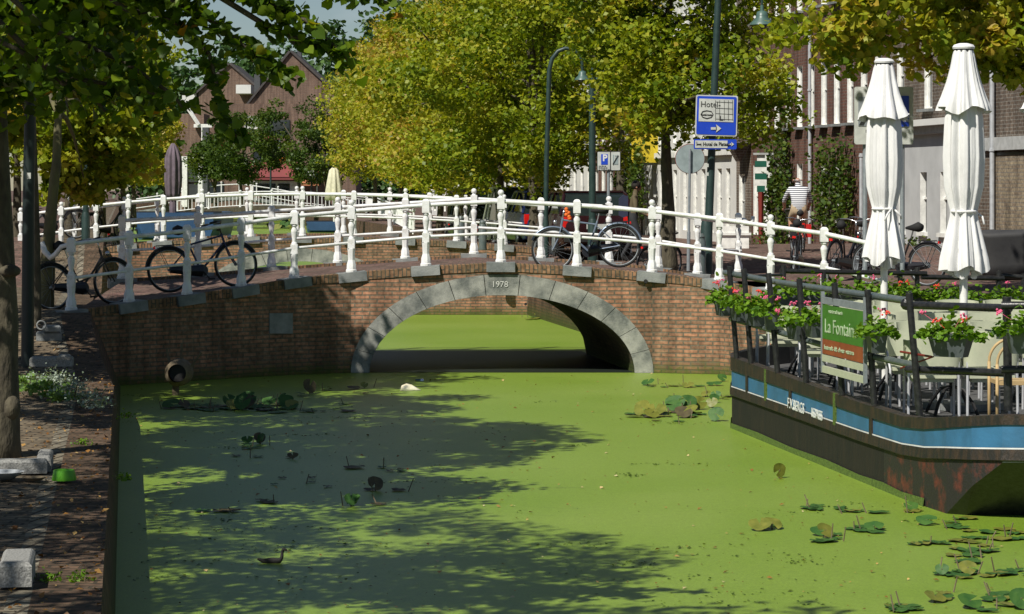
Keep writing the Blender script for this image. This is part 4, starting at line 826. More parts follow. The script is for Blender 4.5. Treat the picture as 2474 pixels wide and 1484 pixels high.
for i, (x, d, rr) in enumerate(((40, 62, .14), (165, 70, .16), (196, 78, .15), (246, 90, .15), (296, 112, .15), (322, 130, .15), (400, 165, .2))):
    uu = (x-CX)*d/FP
    ltree('left-bank linden beyond the second bridge, %s' % nmz[i], x, d, 1.0, [((uu+.3-.25*i, d, 6.6), (3.0-.1*i, 3.2, 3.1)), ((uu+1.2-.35*i, d-.5, 3.9), (1.6, 1.8, .8))], 11000, 'leafR' if i < 4 else 'leafO', .14+.012*i, rr, .6, 200, .05+.03*i, nb=10, top=7)
# climbers on the houses
def climber(label, xs, ys, X, n, ls=.12):
    cc = []; tt = []; x0, x1 = xs; p0 = None
    for k in range(n):
        c = random.random(); x = random.uniform(x0, x1); y = random.choices(ys, k=1)[0]+random.uniform(-30, 30); d = atX(x, X); q = P(x, y, d); cc.append((q.x, q.y, q.z)); tt.append(random.gauss(.5, .25))
    xm = (x0+x1)/2; d = atX(xm, X); t = thing('climbing_plant', label, 'plant', P(xm, HY+2.1*FP/d, d)); g = MB()
    for k in range(3): g.tube([P(xm+k*3-3, HY+2.1*FP/d, d+.1), P(xm+random.uniform(-8, 8), (HY+2.1*FP/d+min(ys))/2, d+.1), P(xm+random.uniform(-9, 9), min(ys), d+.1)], .025, 5)
    g.build('stem', M['bark'], t); a_ = np.array(cc); a_ += RNG.normal(0, .13, a_.shape); leaves('foliage', a_, ls, np.array(tt), M['leafG'], t, 'hex'); return t
climber('climbing plant spreading over the red brick house right of the striped shutter', (1850, 1902), [360, 380, 420, 440, 450, 470, 480, 500, 520, 560, 600], 19.75, 1500)
climber('thin climber rising up the red brick house to the upper sills', (1884, 1896), [300, 330, 345], 19.8, 110)
climber('climbing plant on the red brick house left of the first parasol', (1968, 2052), [370, 400, 420, 450, 470, 490, 510, 540], 19.75, 1500)
climber('bushy green climber on the white house behind the pedestrian', (1492, 1548), [375, 400, 420, 440, 470, 500], 19.2, 1500, .15)
climber('low green hollyhock plants growing against the dark plinth', (2175, 2250), [615, 630, 640], 19.3, 500, .11)
climber('yellow-green weeds in front of the brick house beside the cyclist', (1822, 1862), [595, 610, 630], 19.2, 350, .1)
# ------------------------------------------------------------------ terrace barge
SD = lambda d: 2.73+(30.8-d)*.1493
prof = [(7.4, 34.5, .97, .16, .35), (6.0, 34.2, .97, .16, .35), (4.6, 33.6, .95, .16, .35), (3.6, 32.9, .93, .16, .35), (3.05, 32.1, .90, .165, .36), (2.78, 31.4, .89, .165, .36), (2.73, 30.8, .885, .165, .36)]
for d in (29.5, 28, 26.5, 25.3, 24.5): prof.append((SD(d), d, float(np.interp(d, [23.9, 25.3, 26.4, 30.8], [.79, .80, .817, .885])), float(np.interp(d, [23.9, 30.8], [.11, .165])), float(np.interp(d, [23.9, 30.8], [.26, .36]))))
prof += [(3.76, 23.9, .79, .11, .26), (3.87, 23.25, .83, .105, .265), (3.98, 22.75, .885, .1, .27), (4.14, 22.35, .93, .09, .28), (4.36, 22.08, .965, .085, .29), (4.7, 21.95, .975, .085, .29), (8.6, 21.9, 1.0, .085, .29)]
boat = thing('terrace_barge', 'black steel barge with a blue stripe, moored at right and used as a cafe terrace', 'barge', (5.6, 28, 0))
def inward(i):
    a = Vector(prof[max(0, i-1)][:2]+(0,)); b = Vector(prof[min(len(prof)-1, i+1)][:2]+(0,)); t_ = (b-a).normalized(); return Vector((-t_.y, t_.x, 0))
IN = [inward(i) for i in range(len(prof))]
def strip(name, m, fz0, fz1, o0, o1, sub_=None, par=boat, rng=None, mi=None):
    g = MB(); n = len(prof); V = []
    for i in range(n):
        u, d, z, s1, s2 = prof[i]; p = Vector((u, d, 0)); V.append((p-IN[i]*o0+Vector((0, 0, fz0(i))), p-IN[i]*o1+Vector((0, 0, fz1(i)))))
    for i in range(n-1):
        if rng and not (rng[0] <= i < rng[1]): continue
        g.quad(V[i][0], V[i+1][0], V[i+1][1], V[i][1])
    return g.build(name, M[m], par, smooth=True, auto=30)
TOP = lambda i: prof[i][2]; S1 = lambda i: prof[i][2]-prof[i][3]; S2 = lambda i: prof[i][2]-prof[i][4]
nB = len(prof); iB = nB-5
def low(i): return -.4 if i < iB else [0.0, .30, .54, .56, .56][i-iB] if i-iB < 5 else .56
strip('bulwark_band', 'hullband', TOP, S1, .02, .02); strip('blue_stripe', 'hullstripe', S1, S2, .004, .004)
strip('white_line', 'letter', S2, lambda i: S2(i)-.014, .012, .012)
strip('rubbing_band', 'hullband', lambda i: S2(i)-.014, lambda i: S2(i)-.11, .018, .028); strip('rub_lip', 'black', lambda i: S2(i)-.11, lambda i: S2(i)-.125, .028, .0)
strip('hull_side', 'hull', lambda i: S2(i)-.12, low, .0, .0, rng=(0, iB-3)); strip('bow_side', 'bowstain', lambda i: S2(i)-.12, low, .0, .0, rng=(iB-3, nB-3)); strip('bow_transom', 'greyp', lambda i: S2(i)-.12, low, .0, .0, rng=(nB-3, nB))
strip('slime_line', 'slime', lambda i: .07+.01*math.sin(i*3), lambda i: -.05, .012, .03, rng=(3, iB-1))
# top plate and inside of the bulwark
strip('gunwale', 'hullband', TOP, lambda i: TOP(i)+.004, .02, -.09); strip('bulwark_inside', 'black', lambda i: TOP(i)+.004, lambda i: .60, -.09, -.09)
g = MB(); V = [Vector((u, d, .66)) for u, d, *_ in prof]; g.add([v+IN[i]*.05 for i, v in enumerate(V)]+[Vector((8.6, 34.5, .66))], [tuple(range(len(V)))]); g.build('deck', M['deckm'], boat)
# raked bow plate
g = MB(); q = [Vector((prof[i][0], prof[i][1], low(i))) for i in range(iB, nB)]; n = len(q)
for i in range(n-1): a_, b_ = q[i], q[i+1]; g.quad(a_, b_, Vector((b_.x, 22.9, -.25)), Vector((a_.x, 22.9, -.25)))
g.build('bow_rake', M['black'], boat)
# dark algae and tyre marks on the hull side, as thin raised strips
for d in (30.0, 29.1, 28.0, 26.2, 24.9): u = SD(d); z = float(np.interp(d, [23.9, 30.8], [.79, .885])); g = MB(); g.box((u-.006, d, z-.19), (.03, .09, .37), rz=R(8.5)); g.build('hull_mark', M['slime'] if d in (29.1, 26.2) else M['hullband'], boat)
sdv = Vector((-.1493*-1, -1, 0)).normalized()
text('hull_lettering', 'F.V.BERGS', .165, Vector((SD(28.05)-.03, 28.05, .50)), (sdv.x, sdv.y, -.012), (0, 0, 1), M['letter'], boat, sx=1.0, bold=.001)
text('hull_lettering', '0653796555', .145, Vector((SD(27.05)-.03, 27.05, .49)), (sdv.x, sdv.y, -.012), (0, 0, 1), M['letter'], boat, sx=.62, bold=.001)
# ---- barge railing: posts and tubes
rl = thing('terrace_railing', 'black post railing with grey-green tubes round the terrace barge', 'railing', (3.2, 27, .8))
def tb(name, pts, r, m='black'): g = MB(); g.tube(pts, r, 10); return g.build(name, M[m], rl, smooth=True, auto=40)
for (x0, y0), (x1, y1) in (((1780, 866), (1762, 643)), ((1815, 880), (1797, 650)), ((1879, 902), (1857, 660)), ((1948, 925), (1931, 674)), ((2035, 955), (2016, 684)), ((2112, 978), (2096, 700)), ((2222, 1003), (2196, 708))):
    d = 7.33/((x0-CX)/FP+.1493); tb('post', [P(x0, y0, d), P((x0+x1)/2, (y0+y1)/2, d), P(x1, y1, d)], .034)
tb('post', [P(2436, 992, 22.3), P(2432, 718, 22.3)], .04); tb('top_rail', [P(1752, 659, 31.0), P(1890, 684, 28.5), P(2050, 707, 25.9), P(2192, 727, 23.7)], .036, 'tubegrey'); tb('lower_rail', [P(1766, 770, 31.0), P(1890, 805, 28.5), P(2010, 840, 26.4), P(2214, 884, 23.5)], .034, 'tubegrey')
tb('top_rail', [P(2190, 737, 23.7), P(2440, 745, 22.4)], .038); tb('lower_rail', [P(2192, 892, 23.6), P(2440, 902, 22.4)], .036); tb('top_rail', [P(2420, 738, 22.2), P(2600, 738, 22.0)], .036); tb('lower_rail', [P(2420, 893, 22.2), P(2600, 893, 22.0)], .036)
g = MB(); g.ball(P(2190, 735, 23.6), .06, 10); g.build('clamp', M['black'], rl)
g = MB(); g.tube([P(2176, 850, 23.9), P(2250, 862, 23.0)], .012, 6); g.tube([P(2176, 890, 23.9), P(2255, 862, 23.1)], .008, 6); g.build('brace', M['darkred'], rl)
rs = thing('terrace_railing', 'black railing at the stern of the terrace barge, facing the bridge', 'railing', (5, 33.6, .9))
for pts, r in (([P(1885, 655, 33.3), P(2238, 661, 34.0)], .034), ([P(2226, 669, 34.0), P(2425, 673, 34.3)], .036), ([P(2416, 665, 34.4), P(2620, 682, 34.4)], .034), ([P(1780, 669, 32), P(1888, 664, 33)], .02)):
    g = MB(); g.tube(pts, r, 10); g.build('top_rail', M['black'], rs, smooth=True, auto=40)
for x, y0, y1, d in ((1893, 790, 640, 33.2), (1990, 780, 655, 33.5), (2076, 770, 655, 33.8), (2216, 765, 646, 34.0), (2175, 765, 655, 33.9), (2408, 765, 654, 34.3), (2468, 765, 660, 34.4)):
    g = MB(); g.tube([P(x, y0, d), P(x+(6 if x > 2400 else 0), y1, d)], .034, 8); g.build('post', M['black'], rs, smooth=True, auto=40)
# ---- sign board on the side rail
sb = thing('sign_board', 'green and rust-red cafe board with white lettering hung on the barge railing', 'sign', (SD(25.6), 25.6, 1.2))
a_ = Vector((SD(26.42)-.09, 26.42, 1.22)); b_ = Vector((SD(24.82)-.09, 24.82, 1.23)); xd = (b_-a_).normalized(); nd = xd.cross(Vector((0, 0, 1))); up = Vector((0, 0, 1)); Lw = (b_-a_).length
def brd(name, m, s0, s1, z0, z1, o, th=.012):
    g = MB(); c = a_+xd*(s0+s1)/2+up*(z0+z1)/2+nd*o; g.box(c, (s1-s0, th, z1-z0), rz=math.atan2(xd.y, xd.x)); return g.build(name, M[m], sb)
brd('green_panel', 'signgreen', .05, Lw-.05, .16, .52, .0); brd('rust_panel', 'signrust', .05, Lw-.05, .0, .157, .0)
for s0, s1, z0, z1 in ((0, .05, -.2, .66), (Lw-.05, Lw, -.2, .66), (.05, Lw-.05, .53, .6), (.05, Lw-.05, -.08, -.01), (.05, Lw-.05, -.2, -.13)): brd('frame', 'galv' if z1 > 0 else 'chair', s0, s1, z0, z1, -.005, .03)
text('lettering', 'La Fontaine', .21, a_+xd*.14+up*.235+nd*.009, xd, up, M['palegreen'], sb, sx=1.25); text('lettering', 'waterterras brasserie', .06, a_+xd*.3+up*.445+nd*.009, xd, up, M['palegreen'], sb)
text('lettering', 'beestenmarkt - delft - a/h water - waterterras', .07, a_+xd*.13+up*.055+nd*.009, xd, up, M['palegreen'], sb, sx=.85)
# ---- geranium boxes
def geranium(label, p, rz, grp, w=.17, l=.36, h=.21, n=210, fl=2):
    t = thing('geranium_box', label, 'flower box', p, rz, grp); g = MB(); r = []
    for k, zz_ in ((.72, -h), (1, 0)): r.append([Vector((x*l/2*k, y*w/2*k, zz_)) for x, y in ((-1, -1), (1, -1), (1, 1), (-1, 1))])
    g.loft(r); g.build('planter', M['box'], t, local=True)
    cc = []
    for k in range(n):
        a = random.uniform(0, 6.28); rr = random.random()**.5; z = abs(random.gauss(0, .09))+.01; cc.append((math.cos(a)*rr*(l*.5+.13)+random.gauss(0, .02), math.sin(a)*rr*(w*.5+.13), z*(1.25-rr)+random.gauss(0, .02)-.05*rr))
    o = leaves('foliage', np.array(cc), .062, RNG.normal(.5, .22, n), M['leafB'], None, 'hex', up=.8); o.parent = t
    for k in range(fl):
        g = MB(); q = Vector((random.uniform(-l/2-.08, l/2+.08), random.uniform(-w, w*.6), random.uniform(.10, .22)))
        for j in range(9): g.ball(q+Vector((random.gauss(0, .02), random.gauss(0, .02), random.gauss(0, .014))), .011, 5)
        g.tube([q, q*.4], .003, 4); g.build('flower_head', M[random.choice(['pink', 'pink', 'coral'])], t, local=True)
    return t
nth = ['first', 'second', 'third', 'fourth', 'fifth', 'sixth', 'seventh', 'eighth']
for i, (x, y) in enumerate(((1760, 722), (1798, 733), (1837, 744), (1876, 752), (1940, 775), (1982, 768), (2132, 800))):
    d = 7.33/((x-CX)/FP+.1493); p = P(x, y, d)+Vector((-.06, 0, 0)); geranium('geranium box on the canal-side rail, %s from the bridge end' % nth[i] if i < 6 else 'geranium box hanging right of the green cafe board', p, R(-81.5)+random.uniform(-.2, .2), 'geranium boxes on the barge rails', n=260)
geranium('geranium box with pink heads on the near rail, right of the bent corner post', P(2292, 805, 22.9)+Vector((0, -.12, 0)), R(-35), 'geranium boxes on the barge rails', n=360, fl=4, l=.4)
geranium('geranium box at the right edge of the picture on the near rail', P(2474, 795, 22)+Vector((0, -.1, 0)), 0, 'geranium boxes on the barge rails', n=320)
for i, (x, y, d) in enumerate(((1900, 706, 32.8), (1965, 702, 33.1), (2020, 704, 33.3), (2085, 703, 33.5), (2165, 702, 33.6), (2196, 712, 33.7), (2285, 716, 33.8), (2342, 722, 33.9), (2434, 716, 34))):
    geranium('geranium box along the stern railing, %s from the left' % (nth+['ninth'])[i], P(x, y, d), random.uniform(-.2, .2), 'geranium boxes on the stern railing', n=260, l=.42, fl=1)
# ---- tables and chairs
DK = .66
ch = thing('terrace_chair', 'x', 'chair', (0, 0, -50))
def cback():
    g = MB(); rings = []; n = 16
    for i in range(n+1):
        a = math.pi*(1.12+(.76)*i/n) if 0 else math.pi+math.pi*i/n; c_, s_ = math.cos(a), math.sin(a)
        x = .265*abs(c_)**.45*(1 if c_ > 0 else -1); y = -.02+.20*abs(s_)**.5*(-1)
        nx, ny = x/.27, y/.2; o = Vector((nx, ny, 0)).normalized()*.011; dz = -.02*abs(c_)
        rings.append([Vector((x, y, .56+dz*.5))-o, Vector((x, y, .56+dz*.5))+o, Vector((x*1.03, y*1.05, .83+dz))+o, Vector((x*1.03, y*1.05, .83+dz))-o])
    g.loft(rings); return g
cback().build('backrest', M['chair'], ch, smooth=True, local=True, auto=50)
g = MB(); g.box((0, .02, .45), (.45, .42, .03)); g.box((0, .02, .415), (.40, .36, .04)); g.build('seat', M['chair'], ch, local=True)
for sx_ in (-1, 1):
    g = MB(); g.tube([(sx_*.25, -.19, 0), (sx_*.245, -.17, .60)], .014, 8); g.build('leg', M['chairleg'], ch, smooth=True, local=True, auto=40)
    g = MB(); g.tube([(sx_*.25, .22, 0), (sx_*.245, .20, .44), (sx_*.262, .02, .62)], .014, 8); g.build('leg', M['chairleg'], ch, smooth=True, local=True, auto=40)
tbl = thing('terrace_table', 'x', 'table', (0, 0, -50)); g = MB()
for k in range(7): g.box((-.3+.1*k, 0, .735), (.09, .7, .022))
g.box((0, 0, .715), (.6, .05, .018)); g.build('tabletop', M['tabletop'], tbl, local=True)
g = MB(); g.tube([(0, 0, .2), (0, 0, .70)], .03, 8)
for k in range(4):
    a = math.pi/4+k*math.pi/2; c_, s_ = math.cos(a), math.sin(a); g.tube([(c_*.02, s_*.02, .30), (c_*.14, s_*.14, .27), (c_*.25, s_*.25, .14), (c_*.31, s_*.31, .02)], .018, 6)
g.build('pedestal', M['iron'], tbl, smooth=True, local=True, auto=40)
rown = ['nearest', 'second', 'third', 'fourth', 'farthest']; coln = ['beside the canal rail', 'second from the canal rail', 'third from the canal rail', 'on the quay side']; first = True
for r_, d in enumerate((24.75, 26.6, 28.4, 30.2, 31.9)):
    for c_ in range(4):
        u = SD(d)+.85+c_*1.45+(1.35 if r_ == 4 else 0); where = '%s table row, %s' % (rown[r_], coln[c_])
        dup(tbl, (u, d+.55, DK), random.uniform(-.05, .05), 'slatted pale terrace table, '+where, 'terrace tables')
        for sx_, side in ((-.36, 'left'), (.36, 'right')):
            for sy_, fb in ((-1, 'near'), (1, 'far')):
                dup(ch, (u+sx_*.86+random.uniform(-.04, .04), d+.55+sy_*(.52+random.uniform(-.06, .06)), DK), (0 if sy_ < 0 else math.pi)+random.uniform(-.12, .12), 'sage terrace chair, %s %s seat, %s' % (fb, side, where), 'sage green terrace chairs')
for o in (ch, tbl):
    for c in kids(o): bpy.data.objects.remove(c)
    bpy.data.objects.remove(o)
# wicker chair at the right edge
w = thing('wicker_chair', 'light wicker chair at the right edge of the terrace', 'chair', (4.85, 23.9, DK)); g = MB()
for s_ in (-1, 1): g.torus((4.85, 23.9+s_*.2, 1.3), .22, .014, 16, 6, 'Y', a0=0, a1=math.pi); g.tube([(4.63, 23.9+s_*.2, DK), (4.63, 23.9+s_*.2, 1.3)], .016, 6); g.tube([(5.07, 23.9+s_*.2, DK), (5.07, 23.9+s_*.2, 1.3)], .016, 6)
g.build('frame', M['wicker'], w, smooth=True); g = MB(); g.box((4.85, 23.9, 1.12), (.42, .4, .04)); g.build('seat', M['wicker'], w)
# ---- closed parasols
def parasol(proto=None):
    t = thing('closed_parasol', 'x', 'parasol', (0, 0, 0)); ph = [random.uniform(0, 6.28) for _ in range(8)]
    def cloth(prof_, folds, amp, seed, hem=0, inner=None):
        rnd = random.Random(seed); g = MB(); n = 144; rings = []; p1, p2 = rnd.uniform(0, 6), rnd.uniform(0, 6)
        for j, (z, r) in enumerate(prof_):
            s = j/(len(prof_)-1); ring = []
            for i in range(n):
                a = 2*math.pi*i/n; f = math.sin(folds*a+p1+.5*math.sin(3*a+s*1.5)); f = (abs(f)**.6)*(1 if f > 0 else -1); k = amp[0]+(amp[1]-amp[0])*s; rr = r*(1+k*f*(.75+.35*math.sin(2*a+p2+s))+.22*k*math.sin(2*folds*a+p2+s)+.25*k*math.sin((folds-3)*a+p2)+.12*k*math.sin(31*a+3*s))
                zz_ = z-(hem*(.5+.5*math.sin(folds*a*.5+p2)+.5*math.sin(3*a+p1)) if s > .94 else 0); ring.append(Vector((rr*math.cos(a), rr*math.sin(a), zz_)))
            rings.append(ring)
        g.loft(rings, caps=False); return g
    m_ = M['cloth']
    c1 = [(4.42, .10), (4.38, .112), (4.25, .135), (4.1, .17), (3.95, .215), (3.85, .25), (3.82, .262)]
    cloth(c1, 10, (.05, .16), 3, .05).build('top_skirt', m_, t, smooth=True, local=True)
    c2 = [(4.0, .10), (3.9, .15), (3.7, .185), (3.3, .2), (3.0, .185), (2.85, .15), (2.74, .122), (2.68, .125), (2.55, .15), (2.4, .178), (2.25, .205), (2.16, .215)]
    cloth(c2, 9, (.10, .24), 5, .06).build('canopy', m_, t, smooth=True, local=True)
    cloth([(2.35, .15), (2.2, .14), (2.1, .125)], 7, (.2, .4), 8, .05).build('inner_valance', m_, t, smooth=True, local=True)
    g = MB(); g.torus((0, 0, 2.735), .132, .016, 24, 6, 'Z'); g.tube([(-.02, -.14, 2.73), (-.1, -.17, 2.68), (-.14, -.16, 2.6)], .012, 6); g.tube([(.03, -.14, 2.73), (.1, -.17, 2.66), (.12, -.16, 2.62)], .012, 6); g.build('tie', m_, t, smooth=True, local=True)
    g = MB(); g.lathe([(.1, 4.40), (.1, 4.435)], n=20, mi=1); g.lathe([(.112, 4.435), (.118, 4.455), (.10, 4.48), (.05, 4.495)], n=20, mi=0); g.build('cap', [M['cloth'], M['plinth']], t, smooth=True, local=True, auto=40)
    g = MB(); g.lathe([(.042, .66), (.042, 4.3)], n=12); g.build('pole', M['wpaint'], t, smooth=True, local=True, auto=40)
    g = MB(); g.box((0, 0, .70), (.6, .6, .07)); g.build('base', M['stone'], t, local=True); return t
pa = parasol(); pa.location = (3.0, 3, 0); pa['label'] = 'closed white parasol on the terrace, the left one standing in front of the info board'; pa['group'] = 'closed white parasols'
pa.location = ((2136-CX)*29/FP, 29, 0); pa.rotation_euler = (0, 0, .6)
dup(pa, ((2328-CX)*26/FP, 26, 0), 2.1, 'closed white parasol on the terrace, the tall right one with its tie in a bow', 'closed white parasols')
dup(pa, ((2533-CX)*27/FP, 27, 0), 4.0, 'closed white parasol cut off by the right edge of the picture', 'closed white parasols')
pl = thing('closed_parasol', 'closed plum-grey parasol standing on the blue barge beyond the second bridge', 'parasol', P(418, 512, 139)); g = MB(); rings = []
for z, r in ((5.4, .08), (5.0, .3), (4.6, .42), (3.4, .45), (2.6, .38), (2.3, .3)):
    rings.append([Vector((P(418, 400, 139).x+r*(1+.16*math.sin(9*a))*math.cos(a), 139+r*(1+.16*math.sin(9*a))*math.sin(a), z)) for a in np.linspace(0, 2*math.pi, 60, endpoint=False)])
g.loft(rings); g.build('canopy', M['plum'], pl, smooth=True); g = MB(); x_ = P(418, 400, 139).x; g.tube([(x_, 139, 1.5), (x_, 139, 2.6)], .2, 8); g.build('pole', M['plum'], pl)
pl = thing('closed_parasol', 'closed cream parasol by the right quay beyond the second bridge', 'parasol', P(807, 490, 140)); g = MB(); rings = []; x_ = P(807, 400, 140).x
for z, r in ((4.05, .1), (3.9, .25), (3.3, .36), (2.7, .45), (2.2, .48)): rings.append([Vector((x_+r*(1+.12*math.sin(8*a))*math.cos(a), 140+r*(1+.12*math.sin(8*a))*math.sin(a), z)) for a in np.linspace(0, 2*math.pi, 48, endpoint=False)])
g.loft(rings); g.build('canopy', M['cream'], pl, smooth=True); g = MB(); g.tube([(x_, 140, 1), (x_, 140, 2.5)], .05, 8); g.build('pole', M['wpaint'], pl)
# far blue barges
def sbarge(label, x0, x1, yt, d, m, ln=7):
    t = thing('blue_barge', label, 'barge', P((x0+x1)/2, HY+3*FP/d, d)); a_, b_ = P(x0, yt, d), P(x1, yt, d); g = MB(); r = []
    for k, (f, dy) in enumerate(((0.86, 0), (1, .7), (1, ln))):
        c = (a_.x+b_.x)/2; h_ = (b_.x-a_.x)/2*f; r.append([Vector((c-h_*.9, d+dy, .15 if k == 0 else -.2)), Vector((c+h_*.9, d+dy, .15 if k == 0 else -.2)), Vector((c+h_, d+dy, a_.z*.45)), Vector((c+h_, d+dy, a_.z)), Vector((c-h_, d+dy, a_.z)), Vector((c-h_, d+dy, a_.z*.45))])
    g.loft(r); g.build('hull', M['blueboat'], t); g = MB(); g.box(((a_.x+b_.x)/2, d+.75, a_.z+.03), (b_.x-a_.x+.1, .2, .08)); g.box(((a_.x+b_.x)/2, d+.55, .55), (b_.x-a_.x, .3, .1)); g.build('rubbing_strake', M['black'], t); return t
sbarge('blue barge beyond the second bridge carrying the plum-grey parasol', 322, 530, 514, 138.5, 'blueboat'); sbarge('small flat boat with a bright blue bow strip moored past the second bridge', 738, 826, 536, 160, 'blueboat', 5)
# ------------------------------------------------------------------ lamps and signs
def lamp(label, base, pts, rb, rt, shade, m='lampgreen', sr=.22, bulge=True):
    t = thing('street_lamp', label, 'street lamp', base); n = len(pts); g = MB(); g.tube(pts, [rb+(rt-rb)*i/(n-1) for i in range(n)], 12); g.build('post', M[m], t, smooth=True, auto=40)
    if bulge: g = MB(); g.tube([pts[0], pts[0]+Vector((0, 0, .9)), pts[0]+Vector((0, 0, 1.0))], [rb*1.35, rb*1.3, rb], 12); g.build('foot', M[m], t, smooth=True, auto=40)
    if shade is not None:
        g = MB(); s = sr/.22; g.lathe([(.03*s, .34*s), (.035*s, .24*s), (.09*s, .22*s), (.11*s, .14*s), (.12*s, .10*s), (.20*s, .03*s), (.22*s, -.02*s), (.215*s, -.02*s)], shade, 20); h = g.build('lamp_shade', M['lampshade'], t, smooth=True, auto=60)
        g = MB(); g.ball(Vector(shade)+Vector((0, 0, -.03*s)), .13*s, 12, sc=(1, 1, .5)); g.build('bulb_cover', M['glass'], h, smooth=True)
    return t
p0, p1 = P(1707, 664, 45), P(1735, 0, 45); dv = (p1-p0).normalized(); sh = P(1841, 58, 45)
lamp('tall leaning dark green lamp post carrying the hotel signs', p0, [p0, p0.lerp(p1, .25), p0.lerp(p1, .5), p1, p1+dv*.55, p1+dv*.75+Vector((.12, 0, .1)), P(1790, -130, 45), P(1830, -110, 45), P(1841, -40, 45), P(1841, 15, 45)], .082, .022, sh)
b0 = P(1318, 630, 56.5); lamp('slim green lamp post with an arched top among the lindens', b0, [b0]+[P(x, y, 56.5) for x, y in ((1320, 400), (1327, 170), (1334, 142), (1348, 124), (1366, 117), (1384, 119), (1398, 128), (1406, 150), (1407, 172))], .06, .032, P(1407, 192, 56.5), sr=.18)
b0 = P(1432, 640, 54); lamp('green lamp post rising into the linden crown left of the parking sign', b0, [b0, P(1431, 400, 54), P(1431, 200, 54), P(1436, 160, 54), P(1448, 150, 54), P(1460, 160, 54)], .085, .05, P(1461, 190, 54), sr=.2)
b0 = P(207, 616, 58); lamp('blue-green lamp post between the left trunks', b0, [b0, P(208, 300, 58), P(215, 60, 58), P(228, 40, 58)], .075, .05, P(232, 70, 58))
b0 = P(66, 896, 33); lamp('dark thick lamp post between the knotted tree and the slim tree', b0, [b0, P(69, 500, 33), P(74, 200, 33), P(76, -80, 33)], .085, .07, None, 'lampblack', bulge=False)
g = MB(); g.box(P(70, 425, 32.85), (.05, .02, .08)); tag(g.build('small_plate', M['signwhite']), 'tiny white plate on the dark thick lamp post', 'sign')
b0 = P(654, 505, 200); lamp('small far lamp post in front of the red awning', b0, [b0, P(654, 360, 200), P(657, 346, 200), P(666, 340, 200), P(674, 346, 200)], .08, .05, P(676, 360, 200), sr=.45)
# hotel route sign
def sq(d, x0, y0, x1, y1, off=0): a_, b_ = P(x0, y1, d), P(x1, y0, d); return (a_.x+b_.x)/2, d-off, (a_.z+b_.z)/2, b_.x-a_.x, b_.z-a_.z
def plate(name, m, par, d, x0, y0, x1, y1, off, th=.01, cham=0, ry=0):
    cx, cy, cz, w_, h_ = sq(d, x0, y0, x1, y1, off); g = MB()
    if cham:
        c = cham; poly = [(-w_/2+c, -h_/2), (w_/2-c, -h_/2), (w_/2, -h_/2+c), (w_/2, h_/2-c), (w_/2-c, h_/2), (-w_/2+c, h_/2), (-w_/2, h_/2-c), (-w_/2, -h_/2+c)]
        g.prism(poly, -th/2, th/2, mt=lambda v: Vector((cx+v.x*math.cos(ry)+v.y*math.sin(ry), cy+v.z, cz+v.y*math.cos(ry)-v.x*math.sin(ry))))
    else: g.box((cx, cy, cz), (w_, th, h_), ry=ry)
    return g.build(name, M[m], par)
D = 44.8; hs = thing('hotel_route_sign', 'blue and white hotel route sign with a street grid and an arrow', 'sign', P(1730, 328, D))
rt = R(1.6)
plate('backing', 'signwhite', hs, D, 1679, 231, 1780, 329, .12, .02, .02, rt); plate('blue_face', 'signblue', hs, D, 1682, 234, 1777, 326, .133, .008, .018, rt); plate('white_field', 'signwhite', hs, D, 1687, 240, 1771, 295, .14, .008, 0, rt)
yd = Vector((math.sin(rt), 0, math.cos(rt))); xd = Vector((math.cos(rt), 0, -math.sin(rt)))
text('lettering', 'Hotel-', .15, P(1691, 259, D)+Vector((0, -.147, 0)), xd, yd, M['ink'], hs, sx=.92)
def poly3(name, m, par, pts, r, d, off, closed=True): g = MB(); q = [P(x, y, d)+Vector((0, -off, 0)) for x, y in pts]; g.tube(q+([q[0]] if closed else []), r, 4); return g.build(name, M[m], par)
poly3('oval', 'ink', hs, [(1692, 277), (1696, 270), (1706, 268), (1717, 270), (1721, 277), (1717, 284), (1706, 287), (1696, 284)], .009, D, .147)
text('lettering', 'hotel-route', .05, P(1693.5, 280, D)+Vector((0, -.147, 0)), xd, yd, M['ink'], hs, sx=.8, bold=.002)
g = MB()
for x in (1727, 1737, 1748, 1758, 1768): g.tube([P(x, 243, D)+Vector((0, -.147, 0)), P(x, 292, D)+Vector((0, -.147, 0))], .004, 4)
for y in (248, 263, 276, 289): g.tube([P(1727, y-1, D)+Vector((0, -.147, 0)), P(1769, y+1, D)+Vector((0, -.147, 0))], .004, 4)
g.build('street_grid', M['ink'], hs); poly3('route_mark', 'ink', hs, [(1738, 280), (1738, 290), (1745, 290)], .01, D, .149, False)
def arrow(par, x0, x1, y, d, off, k=1):
    g = MB(); pts = [(x0, y-3*k), (x1-11*k, y-3*k), (x1-13*k, y-10*k), (x1, y), (x1-13*k, y+10*k), (x1-11*k, y+3*k), (x0, y+3*k)]; q = [P(a, b, d)+Vector((0, -off, 0)) for a, b in pts]; b_ = [v+Vector((0, .006, 0)) for v in q]; n = 7
    g.add(q+b_, [(0, 1, 5, 6), (2, 3, 4), (2, 4, 5, 1)] and [(6, 5, 1, 0), (4, 3, 2), (5, 4, 2, 1)]+[(i, (i+1) % n, n+(i+1) % n, n+i) for i in range(n)]); return g.build('arrow', M['signwhite'], par)
arrow(hs, 1716, 1741, 311, D, .149)
h2s = thing('hotel_name_sign', 'narrow white and blue direction sign reading Hotel de Plataan', 'sign', P(1725, 360, D)); r2 = R(.4)
plate('backing', 'signblue', h2s, D, 1675, 337, 1778, 361, .12, .02, .015, r2); plate('white_field', 'signwhite', h2s, D, 1678, 340, 1756, 358, .133, .008, 0, r2); text('lettering', 'Hotel de Plataan', .093, P(1697, 353, D)+Vector((0, -.14, 0)), (1, 0, 0), (0, 0, 1), M['ink'], h2s, sx=.78, bold=.002); arrow(h2s, 1759, 1772, 349, D, .14, .55)
